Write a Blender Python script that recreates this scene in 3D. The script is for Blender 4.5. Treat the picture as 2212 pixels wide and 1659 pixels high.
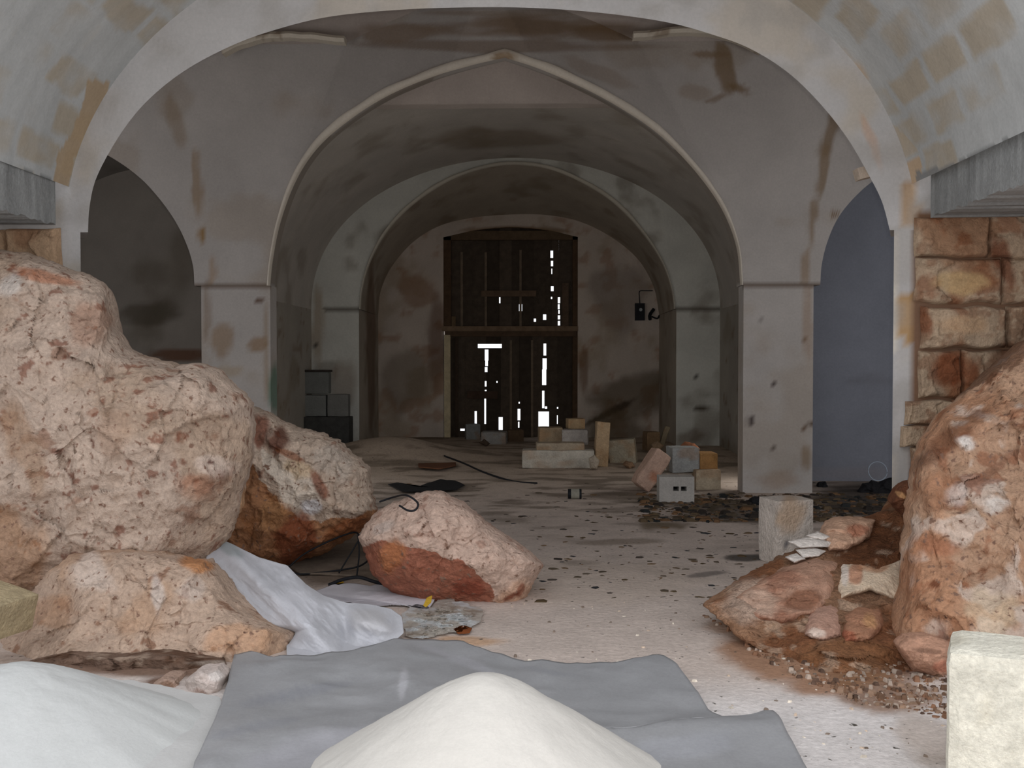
import bpy, math, random
import numpy as np
from mathutils import Vector, Matrix

for o in list(bpy.data.objects):
    bpy.data.objects.remove(o)
SC = bpy.context.scene
COL = SC.collection
R = math.radians

# ------------------------------------------------------------------ camera
FPX = 2170.0
YAW, PITCH = R(1.214), R(1.307)
CAM = np.array([0.285, 0.0, 1.4])
cd = bpy.data.cameras.new('camera'); cam = bpy.data.objects.new('camera', cd); COL.objects.link(cam)
cam.location = CAM; cam.rotation_euler = (math.pi/2 - PITCH, 0, YAW)
cd.sensor_fit = 'HORIZONTAL'; cd.sensor_width = 36.0; cd.lens = 36.0*FPX/2212.0
cd.clip_start = 0.02; cd.clip_end = 200
SC.camera = cam

# ------------------------------------------------------------------ light
W = bpy.data.worlds.new('sky'); SC.world = W; W.use_nodes = True
bg = W.node_tree.nodes['Background']
bg.inputs[0].default_value = (0.93, 0.95, 1.0, 1); bg.inputs[1].default_value = 1.32
ld = bpy.data.lights.new('camera_flash', 'AREA'); ld.shape = 'RECTANGLE'; ld.size = 0.03; ld.size_y = 0.02
ld.energy = 44.0; ld.color = (1.0, 0.93, 0.88)
fl = bpy.data.objects.new('camera_flash', ld); COL.objects.link(fl)
fl.location = CAM + np.array([0.045, -0.005, 0.04]); fl.rotation_euler = (math.pi/2 - PITCH, 0, YAW)
# daylight of the open vault mouth
YM = 4.4      # the vault ends here; the ground before it lies under open sky
ap = bpy.data.lights.new('daylight_portal', 'AREA'); ap.shape = 'RECTANGLE'; ap.size = 5.2; ap.size_y = 4.2
ap.cycles.is_portal = True
apo = bpy.data.objects.new('daylight_portal', ap); COL.objects.link(apo)
apo.location = (0, YM, 2.1); apo.rotation_euler = (math.pi/2, 0, 0)
# unseen fill lamps added behind the front wall, brightening the second row of bays
for nm, x, e in (('second_bay_fill_left', -5.6, 52.0), ('second_bay_fill_right', 5.6, 56.0)):
    a_ = bpy.data.lights.new(nm, 'AREA'); a_.shape = 'RECTANGLE'; a_.size = 3.0; a_.size_y = 3.0; a_.energy = e; a_.color = (0.98, 0.97, 1.0)
    ao = bpy.data.objects.new(nm, a_); COL.objects.link(ao); ao.location = (x, 6.66, 1.9); ao.rotation_euler = (math.pi/2, 0, 0)
# unseen fill lamps added to the third room, hidden just behind the piers
for nm, x, e in (('third_room_fill_left', -3.10, 12.5), ('third_room_fill_right', 3.10, 13.0)):
    a_ = bpy.data.lights.new(nm, 'AREA'); a_.shape = 'RECTANGLE'; a_.size = 0.55; a_.size_y = 2.0; a_.energy = e; a_.color = (1.0, 0.97, 0.93)
    ao = bpy.data.objects.new(nm, a_); COL.objects.link(ao); ao.location = (x, 11.56, 1.15); ao.rotation_euler = (math.pi/2, 0, -math.pi/2 if x < 0 else math.pi/2)
vs = SC.view_settings
vs.view_transform = 'Standard'; vs.look = 'None'; vs.gamma = 1.0; vs.use_curve_mapping = False
vs.exposure = 0.0

# ------------------------------------------------------------------ maths
def _rot():
    cp, sp = math.cos(math.pi/2 - PITCH), math.sin(math.pi/2 - PITCH)
    cy, sy = math.cos(YAW), math.sin(YAW)
    Rx = np.array([[1, 0, 0], [0, cp, -sp], [0, sp, cp]])
    Rz = np.array([[cy, -sy, 0], [sy, cy, 0], [0, 0, 1]])
    return Rz @ Rx
RM = _rot()

def ray(px, py):
    px = np.asarray(px, float); py = np.asarray(py, float)
    d = np.stack([(px-1106.0)/FPX, -(py-829.5)/FPX, -np.ones_like(px+py)], -1)
    return d @ RM.T

def P(px, py, Y):
    d = ray(px, py)
    return CAM + d*((np.asarray(Y, float)-CAM[1])/d[..., 1])[..., None]

def G(px, py, z=0.0):
    d = ray(px, py)
    return CAM + d*((np.asarray(z, float)-CAM[2])/d[..., 2])[..., None]

def PX(V):
    c = (np.asarray(V)-CAM) @ RM
    zz = np.minimum(c[..., 2], -1e-3)
    return 1106.0 + FPX*c[..., 0]/-zz, 829.5 - FPX*c[..., 1]/-zz

def _hash(ix, iy, iz, s):
    h = (ix.astype(np.int64)*374761393 + iy.astype(np.int64)*668265263 + iz.astype(np.int64)*1274126177 + s*362437) & 0xffffffff
    h = ((h ^ (h >> 13))*1274126177) & 0xffffffff
    h = (h ^ (h >> 16)) & 0xffffffff
    return h/4294967295.0

def vn(p, s=0):
    p = np.asarray(p, float)
    i = np.floor(p); f = p-i; f = f*f*(3-2*f); i = i.astype(np.int64)
    out = 0
    for a in (0, 1):
        for b in (0, 1):
            for c in (0, 1):
                w = (f[..., 0] if a else 1-f[..., 0])*(f[..., 1] if b else 1-f[..., 1])*(f[..., 2] if c else 1-f[..., 2])
                out = out + w*_hash(i[..., 0]+a, i[..., 1]+b, i[..., 2]+c, s)
    return out

def fbm(p, o=4, s=0, g=0.5):
    p = np.asarray(p, float); a, t, n = 1.0, 0.0, 0.0
    for k in range(o):
        t = t + a*vn(p*2**k + 7.3*k, s+k); n += a; a *= g
    return t/n

def ridge(p, o=4, s=0, g=0.5):
    p = np.asarray(p, float); a, t, n = 1.0, 0.0, 0.0
    for k in range(o):
        t = t + a*(1-np.abs(2*vn(p*2**k + 3.1*k, s+k)-1)); n += a; a *= g
    return t/n

def facet(p, sc, s=0, tilt=0.6):
    '''broken-stone facets: every cell gets its own plane'''
    q = np.asarray(p, float).reshape(-1, 3)*sc
    i = np.floor(q).astype(np.int64); bd = np.full(len(q), 1e9); out = np.zeros(len(q))
    for a in (-1, 0, 1):
        for b in (-1, 0, 1):
            for c in (-1, 0, 1):
                ii = i+np.array([a, b, c])
                h = [_hash(ii[:, 0], ii[:, 1], ii[:, 2], s+k) for k in range(7)]
                ctr = ii+np.stack(h[:3], -1)
                r = q-ctr; d = (r*r).sum(1)
                v = (h[3]-0.5)*0.5+tilt*((h[4]-0.5)*r[:, 0]+(h[5]-0.5)*r[:, 1]+(h[6]-0.5)*r[:, 2])*2
                m = d < bd; bd = np.where(m, d, bd); out = np.where(m, v, out)
    return out.reshape(np.shape(p)[:-1])

def spline(pts, n):
    p = np.array(pts, float)
    p = np.vstack([2*p[0]-p[1], p, 2*p[-1]-p[-2]])
    out = []
    m = 24
    for i in range(1, len(p)-2):
        for k in range(m):
            t = k/m
            out.append(0.5*((2*p[i]) + (-p[i-1]+p[i+1])*t + (2*p[i-1]-5*p[i]+4*p[i+1]-p[i+2])*t*t + (-p[i-1]+3*p[i]-3*p[i+1]+p[i+2])*t**3))
    out.append(p[-2]); out = np.array(out)
    d = np.r_[0, np.cumsum(np.linalg.norm(np.diff(out, axis=0), axis=1))]
    s = np.linspace(0, d[-1], n)
    return np.stack([np.interp(s, d, out[:, k]) for k in range(out.shape[1])], -1)

def resample_closed(pts, n):
    p = np.array(list(pts)+[pts[0]], float)
    d = np.r_[0, np.cumsum(np.linalg.norm(np.diff(p, axis=0), axis=1))]
    s = np.linspace(0, d[-1], n, endpoint=False)
    return np.stack([np.interp(s, d, p[:, k]) for k in range(2)], -1)

def inpoly(x, y, poly):
    r = np.zeros(np.shape(x), bool); n = len(poly)
    for i in range(n):
        x1, y1 = poly[i]; x2, y2 = poly[(i+1) % n]
        if y1 == y2: continue
        c = ((y1 > y) != (y2 > y)) & (x < (x2-x1)*(y-y1)/(y2-y1)+x1)
        r ^= c
    return r

def sstep(a, b, x):
    t = np.clip((x-a)/(b-a), 0, 1); return t*t*(3-2*t)

def rgb(r, g, b):
    f = lambda v: ((v/255+0.055)/1.055)**2.4 if v/255 > 0.04045 else v/255/12.92
    return np.array([f(r), f(g), f(b)])

# ------------------------------------------------------------------ paint: stains, bare patches and soffit shade as vertex colour
def paint(V, base, ops=(), var=0.10, freq=1.6, seed=0):
    V = np.asarray(V)
    px, py = PX(V)
    C = np.tile(np.asarray(base, float), (len(V), 1))
    n = fbm(V*freq, 4, seed)
    C *= (1+var*2*(n-0.5))[:, None]
    for k, op in enumerate(ops):
        if op[0] == 'b':                      # blob: cx cy rx ry rot colour alpha
            _, cx, cy, rx, ry, rot, c, al = op[:8]
            a = R(rot); dx, dy = px-cx, py-cy
            u = (dx*math.cos(a)+dy*math.sin(a))/rx; v = (-dx*math.sin(a)+dy*math.cos(a))/ry
            q = np.stack([px/ (0.6*rx+14), py/(0.6*ry+14), V[:, 1]*0.4], -1)
            d = np.sqrt(u*u+v*v) + 0.95*(fbm(q, 4, seed+11+k)-0.5)*1.3
            m = al*(1-sstep(0.55, 1.05, d))
        elif op[0] == 'p':                    # polygon, ragged edge: poly colour alpha warp
            _, poly, c, al, wp = op[:5]
            q = np.stack([px/26, py/26, V[:, 1]*0.3], -1)
            wx = (fbm(q, 4, seed+31+k)-0.5)*2*wp; wy = (fbm(q+9.7, 4, seed+57+k)-0.5)*2*wp
            m = al*inpoly(px+wx, py+wy, poly)
        elif op[0] == 'n':                    # noise veins: freq lo hi colour alpha
            _, fr, lo, hi, c, al = op[:6]
            m = al*sstep(lo, hi, fbm(V*fr, 4, seed+71+k))
        elif op[0] == 'f':                    # function mask of (V, px, py)
            _, fn, c, al = op[:4]
            m = al*fn(V, px, py)
        m = np.asarray(m, float)[:, None]
        C = C*(1-m) + np.asarray(c)*m
    return np.clip(C, 0.002, 0.95)

# ------------------------------------------------------------------ materials
def _n(t, k, **kw):
    n = t.nodes.new(k)
    for a, b in kw.items(): setattr(n, a, b)
    return n

def mat(name, attr=True, color=(0.5, 0.5, 0.5), rough=0.92, var=0.18, s1=6, s2=60, bump=0.35, bscale=35, bdist=0.02,
        speck=None, spec=0.2, metallic=0.0, coat=0.0, trans=0.0, alpha=1.0, grain=0.10):
    m = bpy.data.materials.new(name); m.use_nodes = True
    t = m.node_tree; b = t.nodes['Principled BSDF']; L = t.links.new
    tc = _n(t, 'ShaderNodeTexCoord')
    if attr:
        a = _n(t, 'ShaderNodeAttribute', attribute_name='Col'); src = a.outputs['Color']
    else:
        a = _n(t, 'ShaderNodeRGB'); a.outputs[0].default_value = (*color, 1); src = a.outputs[0]
    def scaled(src, scale, amt, detail):
        nz = _n(t, 'ShaderNodeTexNoise'); nz.inputs['Scale'].default_value = scale; nz.inputs['Detail'].default_value = detail
        nz.inputs['Roughness'].default_value = 0.65
        L(tc.outputs['Object'], nz.inputs['Vector'])
        mr = _n(t, 'ShaderNodeMapRange'); mr.inputs[1].default_value = 0.3; mr.inputs[2].default_value = 0.7
        mr.inputs[3].default_value = 1-amt; mr.inputs[4].default_value = 1+amt
        L(nz.outputs['Fac'], mr.inputs[0])
        vm = _n(t, 'ShaderNodeVectorMath', operation='SCALE'); L(src, vm.inputs[0]); L(mr.outputs[0], vm.inputs['Scale'])
        return vm.outputs[0]
    src = scaled(src, s1, var, 6)
    src = scaled(src, s2, grain, 3)
    if speck:
        c, lo, hi, sc = speck
        nz = _n(t, 'ShaderNodeTexNoise'); nz.inputs['Scale'].default_value = sc; nz.inputs['Detail'].default_value = 5
        L(tc.outputs['Object'], nz.inputs['Vector'])
        mr = _n(t, 'ShaderNodeMapRange'); mr.inputs[1].default_value = lo; mr.inputs[2].default_value = hi
        L(nz.outputs['Fac'], mr.inputs[0])
        mx = _n(t, 'ShaderNodeMix', data_type='RGBA'); L(mr.outputs[0], mx.inputs[0]); L(src, mx.inputs[6])
        mx.inputs[7].default_value = (*c, 1); src = mx.outputs[2]
    L(src, b.inputs['Base Color'])
    nb = _n(t, 'ShaderNodeTexNoise'); nb.inputs['Scale'].default_value = bscale; nb.inputs['Detail'].default_value = 8
    nb.inputs['Roughness'].default_value = 0.6
    L(tc.outputs['Object'], nb.inputs['Vector'])
    bp = _n(t, 'ShaderNodeBump'); bp.inputs['Strength'].default_value = bump; bp.inputs['Distance'].default_value = bdist
    L(nb.outputs['Fac'], bp.inputs['Height']); L(bp.outputs[0], b.inputs['Normal'])
    b.inputs['Roughness'].default_value = rough; b.inputs['Specular IOR Level'].default_value = spec
    b.inputs['Metallic'].default_value = metallic; b.inputs['Transmission Weight'].default_value = trans
    b.inputs['Alpha'].default_value = alpha
    return m

M = dict(
    plaster=mat('limewashed_plaster', var=0.07, s1=2.2, s2=45, bump=0.25, bscale=14, grain=0.05),
    stone=mat('soft_limestone', var=0.18, s1=12, s2=70, bump=0.7, bscale=40, bdist=0.03, grain=0.12),
    rock=mat('pitted_limestone', var=0.14, s1=7, s2=55, bump=0.75, bscale=30, bdist=0.03, speck=((0.23, 0.135, 0.095), 0.60, 0.69, 30), grain=0.16),
    soil=mat('red_earth', var=0.28, s1=12, s2=60, bump=1.0, bscale=40, bdist=0.03, grain=0.25),
    floor=mat('dusty_floor', var=0.10, s1=5, s2=40, bump=0.5, bscale=26, bdist=0.02, speck=((0.085, 0.075, 0.062), 0.66, 0.72, 26), grain=0.10),
    sand=mat('white_stone_powder', var=0.03, s1=5, s2=90, bump=0.25, bscale=60, bdist=0.008, grain=0.03),
    sheet=mat('grey_membrane', var=0.07, s1=5, s2=80, bump=0.25, bscale=9, bdist=0.02, rough=0.6, spec=0.4, grain=0.04),
    fleece=mat('pale_fleece', var=0.05, s1=4, s2=120, bump=0.2, bscale=12, bdist=0.02, rough=0.8, grain=0.05),
    plastic=mat('clear_crumpled_plastic', var=0.15, s1=14, s2=60, bump=0.8, bscale=22, rough=0.3, spec=0.5, alpha=0.72),
    wood=mat('old_wood', var=0.25, s1=8, s2=70, bump=0.5, bscale=50, bdist=0.01),
    concrete=mat('grey_concrete', var=0.12, s1=8, s2=60, bump=0.4, bscale=40),
    black=mat('black_rubber', attr=False, color=(0.012, 0.013, 0.016), rough=0.6, bump=0.3),
    dark=mat('dark_cloth', attr=False, color=(0.018, 0.018, 0.02), rough=0.85, bump=0.6),
    litter=mat('litter_chips', var=0.2, bump=0.3),
)

# ------------------------------------------------------------------ object helpers
def tag(o, label=None, cat=None, group=None, kind=None):
    if label: o['label'] = label
    if cat: o['category'] = cat
    if group: o['group'] = group
    if kind: o['kind'] = kind
    return o

def empty(name, loc=(0, 0, 0), **kw):
    o = bpy.data.objects.new(name, None); COL.objects.link(o); o.location = loc; o.empty_display_size = 0.1
    return tag(o, **kw)

class MB:
    def __init__(s): s.V = []; s.F = []; s.n = 0
    def raw(s, V, F):
        V = np.asarray(V, float).reshape(-1, 3)
        s.V.append(V); s.F += [[i+s.n for i in f] for f in F]; s.n += len(V); return s
    def grid(s, A, wrap=False, flip=False):
        n, m = A.shape[:2]; F = []
        for i in range(n-1):
            for j in range(m if wrap else m-1):
                k = (j+1) % m
                q = [i*m+j, i*m+k, (i+1)*m+k, (i+1)*m+j]
                F.append(q[::-1] if flip else q)
        return s.raw(A.reshape(-1, 3), F)
    def box(s, a, b):
        (x0, y0, z0), (x1, y1, z1) = a, b
        V = [(x0, y0, z0), (x1, y0, z0), (x1, y1, z0), (x0, y1, z0), (x0, y0, z1), (x1, y0, z1), (x1, y1, z1), (x0, y1, z1)]
        return s.raw(V, [(3, 2, 1, 0), (4, 5, 6, 7), (0, 1, 5, 4), (1, 2, 6, 5), (2, 3, 7, 6), (3, 0, 4, 7)])
    def tube(s, pts, r, seg=8, n=None):
        p = spline(pts, n or max(12, 8*len(pts))) if len(pts) > 2 else np.array(pts, float)
        T = np.gradient(p, axis=0); T /= np.linalg.norm(T, axis=1)[:, None]+1e-9
        u = np.cross(T, [0.13, 0.2, 1.0]); u /= np.linalg.norm(u, axis=1)[:, None]+1e-9
        v = np.cross(T, u); th = np.linspace(0, 2*math.pi, seg, endpoint=False)
        rr = np.broadcast_to(np.asarray(r, float), (len(p),))
        A = p[:, None]+rr[:, None, None]*(np.cos(th)[None, :, None]*u[:, None]+np.sin(th)[None, :, None]*v[:, None])
        s.grid(A, wrap=True)
        k = s.n-len(p)*seg
        s.F.append([k+j for j in range(seg)]); s.F.append([s.n-1-j for j in range(seg)])
        return s
    def build(s, name, material, parent=None, base=(0.5, 0.5, 0.5), ops=(), var=0.08, freq=1.6, seed=0, smooth=False, loc=None, merge=0.0, colfn=None):
        V = np.vstack(s.V)
        C = colfn(V) if colfn else paint(V, base, ops, var, freq, seed)
        org = np.array(loc if loc is not None else (0, 0, 0), float)
        me = bpy.data.meshes.new(name); me.from_pydata((V-org).tolist(), [], s.F)
        at = me.color_attributes.new('Col', 'FLOAT_COLOR', 'POINT')
        buf = np.ones((len(V), 4), np.float32); buf[:, :3] = C
        at.data.foreach_set('color', buf.ravel())
        me.materials.append(material)
        if smooth: me.polygons.foreach_set('use_smooth', [True]*len(me.polygons))
        if merge:
            import bmesh
            bm = bmesh.new(); bm.from_mesh(me); bmesh.ops.remove_doubles(bm, verts=bm.verts, dist=merge)
            bmesh.ops.recalc_face_normals(bm, faces=bm.faces); bm.to_mesh(me); bm.free()
        me.update()
        o = bpy.data.objects.new(name, me); COL.objects.link(o)
        o.location = org
        if parent is not None:
            o.parent = parent
            o.location = org - np.array(parent.location)
        return o

def floorz(x, y):
    x = np.asarray(x, float); y = np.asarray(y, float)
    base = 0.10*sstep(12.2, 15, y) - 0.03*sstep(15.5, 17.5, y)
    q = np.stack([x*1.3, y*1.3, 0*x], -1)
    bumps = 0.03*(fbm(q, 3, 5)-0.5)*sstep(5, 9, y)
    mound = 0.24*np.exp(-((x+1.75)/0.9)**2-((y-14.2)/0.8)**2)
    return base+bumps+mound

# ================================================================== SETTING
PLASTER = rgb(188, 182, 182)
STAIN = rgb(128, 104, 76)
ZS = 2.2

def arch_pts(pxs, Y, zl=None, zr=None, n=120):
    p = np.array(pxs, float); w = P(p[:, 0], p[:, 1], Y)[:, [0, 2]]
    if zl is not None: w[0, 1] = zl
    if zr is not None: w[-1, 1] = zr
    return spline(w, n)

def arch_wall(y0, y1, xL, xR, ztop, ops, zs=ZS, res=0.06, yf=None, splay=False):
    """ops: (jamb_left, jamb_right, curve[n,2]) sorted by x; returns MB with faces, jambs, soffits"""
    mb = MB()
    yf = yf or (lambda x, z: 0*x)
    def lean(X, Z, y):
        d = yf(X, Z); k = (y+d)/y
        return np.stack([CAM[0]+(X-CAM[0])*k, y+d, 1.4+(Z-1.4)*k], -1)
    def panel(X, Z, y, flip, fr):
        mb.grid(lean(X, Z, y) if fr else np.stack([X, 0*X+y, Z], -1), flip=flip)
    # splayed reveals: the opening widens towards the back
    kb = (y1/y0)*1.003 if splay else 1.0
    def bk(x): return CAM[0]+(x-CAM[0])*kb
    ops_b = [(bk(jl), bk(jr), np.stack([bk(c[:, 0]), np.r_[zs, 1.4+(c[1:-1, 1]-1.4)*kb, zs]], -1)) for jl, jr, c in ops]
    for y, flip, fr, oo in ((y0, False, True, ops), (y1, True, False, ops_b)):
        edges_low = [xL]; edges_up = [xL]
        for jl, jr, c in oo:
            edges_low += [jl, jr]; edges_up += [c[0, 0], c[-1, 0]]
        edges_low.append(xR); edges_up.append(xR)
        for i in range(0, len(edges_low), 2):
            a, b = edges_low[i], edges_low[i+1]
            nx = max(2, int((b-a)/res)+1); nz = max(2, int(zs/res)+1)
            X, Z = np.meshgrid(np.linspace(a, b, nx), np.linspace(-0.3, zs, nz)); panel(X, Z, y, flip, fr)
            a, b = edges_up[i], edges_up[i+1]
            nx = max(2, int((b-a)/res)+1); nz = max(2, int((ztop-zs)/res)+1)
            X, Z = np.meshgrid(np.linspace(a, b, nx), np.linspace(zs, ztop, nz)); panel(X, Z, y, flip, fr)
        for jl, jr, c in oo:
            nz = max(2, int((ztop-c[:, 1].min())/res)+1)
            t = np.linspace(0, 1, nz)[:, None]
            X = np.repeat(c[None, :, 0], nz, 0); Z = c[None, :, 1]*(1-t)+ztop*t
            panel(X, Z, y, flip, fr)
    ny = max(2, int((y1-y0)/0.08)+1)
    for (jl, jr, c), (jlb, jrb, cb) in zip(ops, ops_b):
        yy = np.linspace(0, 1, ny)[:, None, None]
        fr_ = lean(c[:, 0], c[:, 1], y0); bk_ = np.stack([cb[:, 0], 0*cb[:, 0]+y1, cb[:, 1]], -1)
        mb.grid(fr_[None]*(1-yy)+bk_[None]*yy, flip=True)
        for xj, xjb, s_, xa, xab in ((jl, jlb, 1, c[0, 0], cb[0, 0]), (jr, jrb, -1, c[-1, 0], cb[-1, 0])):
            zz = np.linspace(-0.3, zs, 40); Z, T_ = np.meshgrid(zz, np.linspace(0, 1, ny))
            mb.grid(np.stack([xj+(xjb-xj)*T_, y0+(y1-y0)*T_, Z], -1), flip=(s_ < 0))
            if abs(xa-xj) > 1e-3:
                mb.grid(np.array([[[xj, y0, zs], [xa, y0, zs]], [[xjb, y1, zs], [xab, y1, zs]]]))
    return mb

# ---- wall_front : the arch between the near vault and the second bay
YA, YA2 = 6.2, 6.52
cA = arch_pts([(190, 500), (193, 450), (206, 390), (240, 322), (285, 255), (335, 202), (400, 152), (480, 108), (570, 72), (700, 38), (850, 22), (1000, 16),
               (1150, 17), (1300, 28), (1440, 48), (1540, 75), (1620, 105), (1700, 155), (1770, 222), (1830, 298), (1875, 375), (1905, 435), (1922, 493)], YA, ZS, ZS, 160)
jA = (float(P(174, 550, YA)[0]), float(P(1931, 550, YA)[0]))
def edge_nick(c, amp, seed):
    n = vn(np.stack([c[:, 0]*7, c[:, 1]*7, 0*c[:, 0]+seed], -1), seed)
    return c
mbA = arch_wall(YA, YA2, -8, 8, 5.6, [(jA[0], jA[1], cA)], res=0.045, splay=True)
wallA = mbA.build('wall_front', M['plaster'], base=rgb(180, 178, 176), var=0.10, seed=1, ops=[
    ('n', 2.3, 0.52, 0.66, rgb(178, 166, 148), 0.55),
    ('b', 205, 240, 14, 50, 10, rgb(170, 130, 80), 0.0),
    ('p', [(1925, 520), (1940, 500), (1930, 720), (1925, 900), (1935, 1100), (1924, 1100), (1922, 600)], rgb(214, 206, 190), 0.7, 4),
    ('p', [(1940, 640), (1975, 640), (1975, 760), (1945, 740)], rgb(170, 134, 86), 0.9, 8),
    ('b', 1880, 300, 14, 80, -20, rgb(190, 150, 118), 0.5),
    ('p', [(1942, 398), (1984, 390), (1990, 478), (1942, 492)], rgb(172, 144, 112), 0.85, 4), ('n', 6, 0.5, 0.66, rgb(160, 156, 150), 0.5),
    ('p', [(1972, 462), (2700, 462), (2700, 1200), (1968, 1200), (1972, 800)], rgb(112, 82, 60), 0.95, 5),
])
tag(wallA, kind='structure')

# ---- exposed ashlar beside the right jamb and stump on the left (parts of the front wall)
def ashlar(name, rows, Y, base, seed):
    mb = MB(); rnd = random.Random(seed)
    for (x0, y0, x1, y1) in rows:
        a = P(x0-1, y1+1, Y); b = P(x1+1, y0-1, Y)
        n = 26
        pr = rnd.uniform(0.015, 0.045)
        u, v = np.meshgrid(np.linspace(0, 1, n*2), np.linspace(0, 1, n))
        X = a[0]+(b[0]-a[0])*u; Z = a[2]+(b[2]-a[2])*v
        e = np.minimum(np.minimum(u, 1-u)*3.2, np.minimum(v, 1-v)*2.2); e = np.clip(e*7, 0, 1)
        rr = 0.6*fbm(np.stack([X*7, Z*7, 0*X+seed], -1), 5, seed)+0.5*(facet(np.stack([X, 0*X+seed, Z], -1), 7, seed, 0.8)+0.4)
        Yv = Y - 0.004 - (pr+0.06*rr)*np.sqrt(e)
        X = X + 0.02*(vn(np.stack([X*9, Z*9, 0*X], -1), seed)-0.5); Z = Z + 0.02*(vn(np.stack([X*8, Z*8, 0*X+3], -1), seed)-0.5)
        mb.grid(np.stack([X, Yv, Z], -1))
    return mb
rowsR = [(1974, 468, 2132, 556), (2136, 462, 2230, 556), (2234, 460, 2400, 556),
         (1975, 560, 2160, 654), (2164, 558, 2330, 654), (2334, 558, 2460, 654),
         (1988, 664, 2168, 752), (2172, 660, 2320, 752), (2324, 660, 2460, 752),
         (1984, 758, 2072, 858), (2076, 758, 2240, 858), (2244, 758, 2400, 858),
         (1952, 866, 2052, 916), (2056, 862, 2180, 916), (1945, 920, 2030, 962), (2034, 920, 2160, 962),
         (1966, 966, 2040, 1036), (2044, 966, 2150, 1036), (1966, 1040, 2060, 1120)]
for y0_, y1_, xs_ in ((462, 556, 2404), (558, 654, 2464), (660, 752, 2464), (758, 858, 2404), (862, 960, 2184), (964, 1060, 2154)):
    x_ = xs_
    while x_ < 2820:
        w_ = 120+((x_*7+y0_*3) % 60); rowsR.append((x_, y0_, x_+w_, y1_)); x_ += w_+4
mb = ashlar('s', rowsR, YA, None, 4)
o = mb.build('exposed_stonework', M['stone'], wallA, base=rgb(176, 154, 130), var=0.25, freq=3, seed=3, smooth=True, ops=[
    ('n', 3.1, 0.50, 0.62, rgb(150, 112, 84), 0.8), ('n', 13, 0.54, 0.64, rgb(132, 96, 72), 0.6), ('n', 7.0, 0.55, 0.66, rgb(128, 76, 46), 0.6),
    ('b', 2165, 560, 26, 70, -15, rgb(112, 62, 38), 0.8), ('b', 2060, 800, 55, 50, 0, rgb(120, 64, 36), 0.8), ('b', 1990, 690, 30, 40, 0, rgb(120, 62, 30), 0.8),
    ('b', 2070, 610, 70, 30, 0, rgb(208, 178, 130), 0.6), ('b', 2080, 700, 60, 30, 0, rgb(196, 160, 124), 0.6),
    ('b', 2190, 800, 60, 90, 30, rgb(96, 58, 36), 0.7)])
mb = ashlar('s', [(-140, 497, 20, 590), (24, 495, 134, 592), (-140, 594, 60, 690), (64, 596, 134, 690)], YA, None, 6)
mb.build('exposed_stonework', M['stone'], wallA, base=rgb(186, 156, 126), var=0.22, freq=3, seed=5, smooth=True, ops=[('n', 3.1, 0.5, 0.62, rgb(150, 112, 84), 0.7)])

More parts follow.
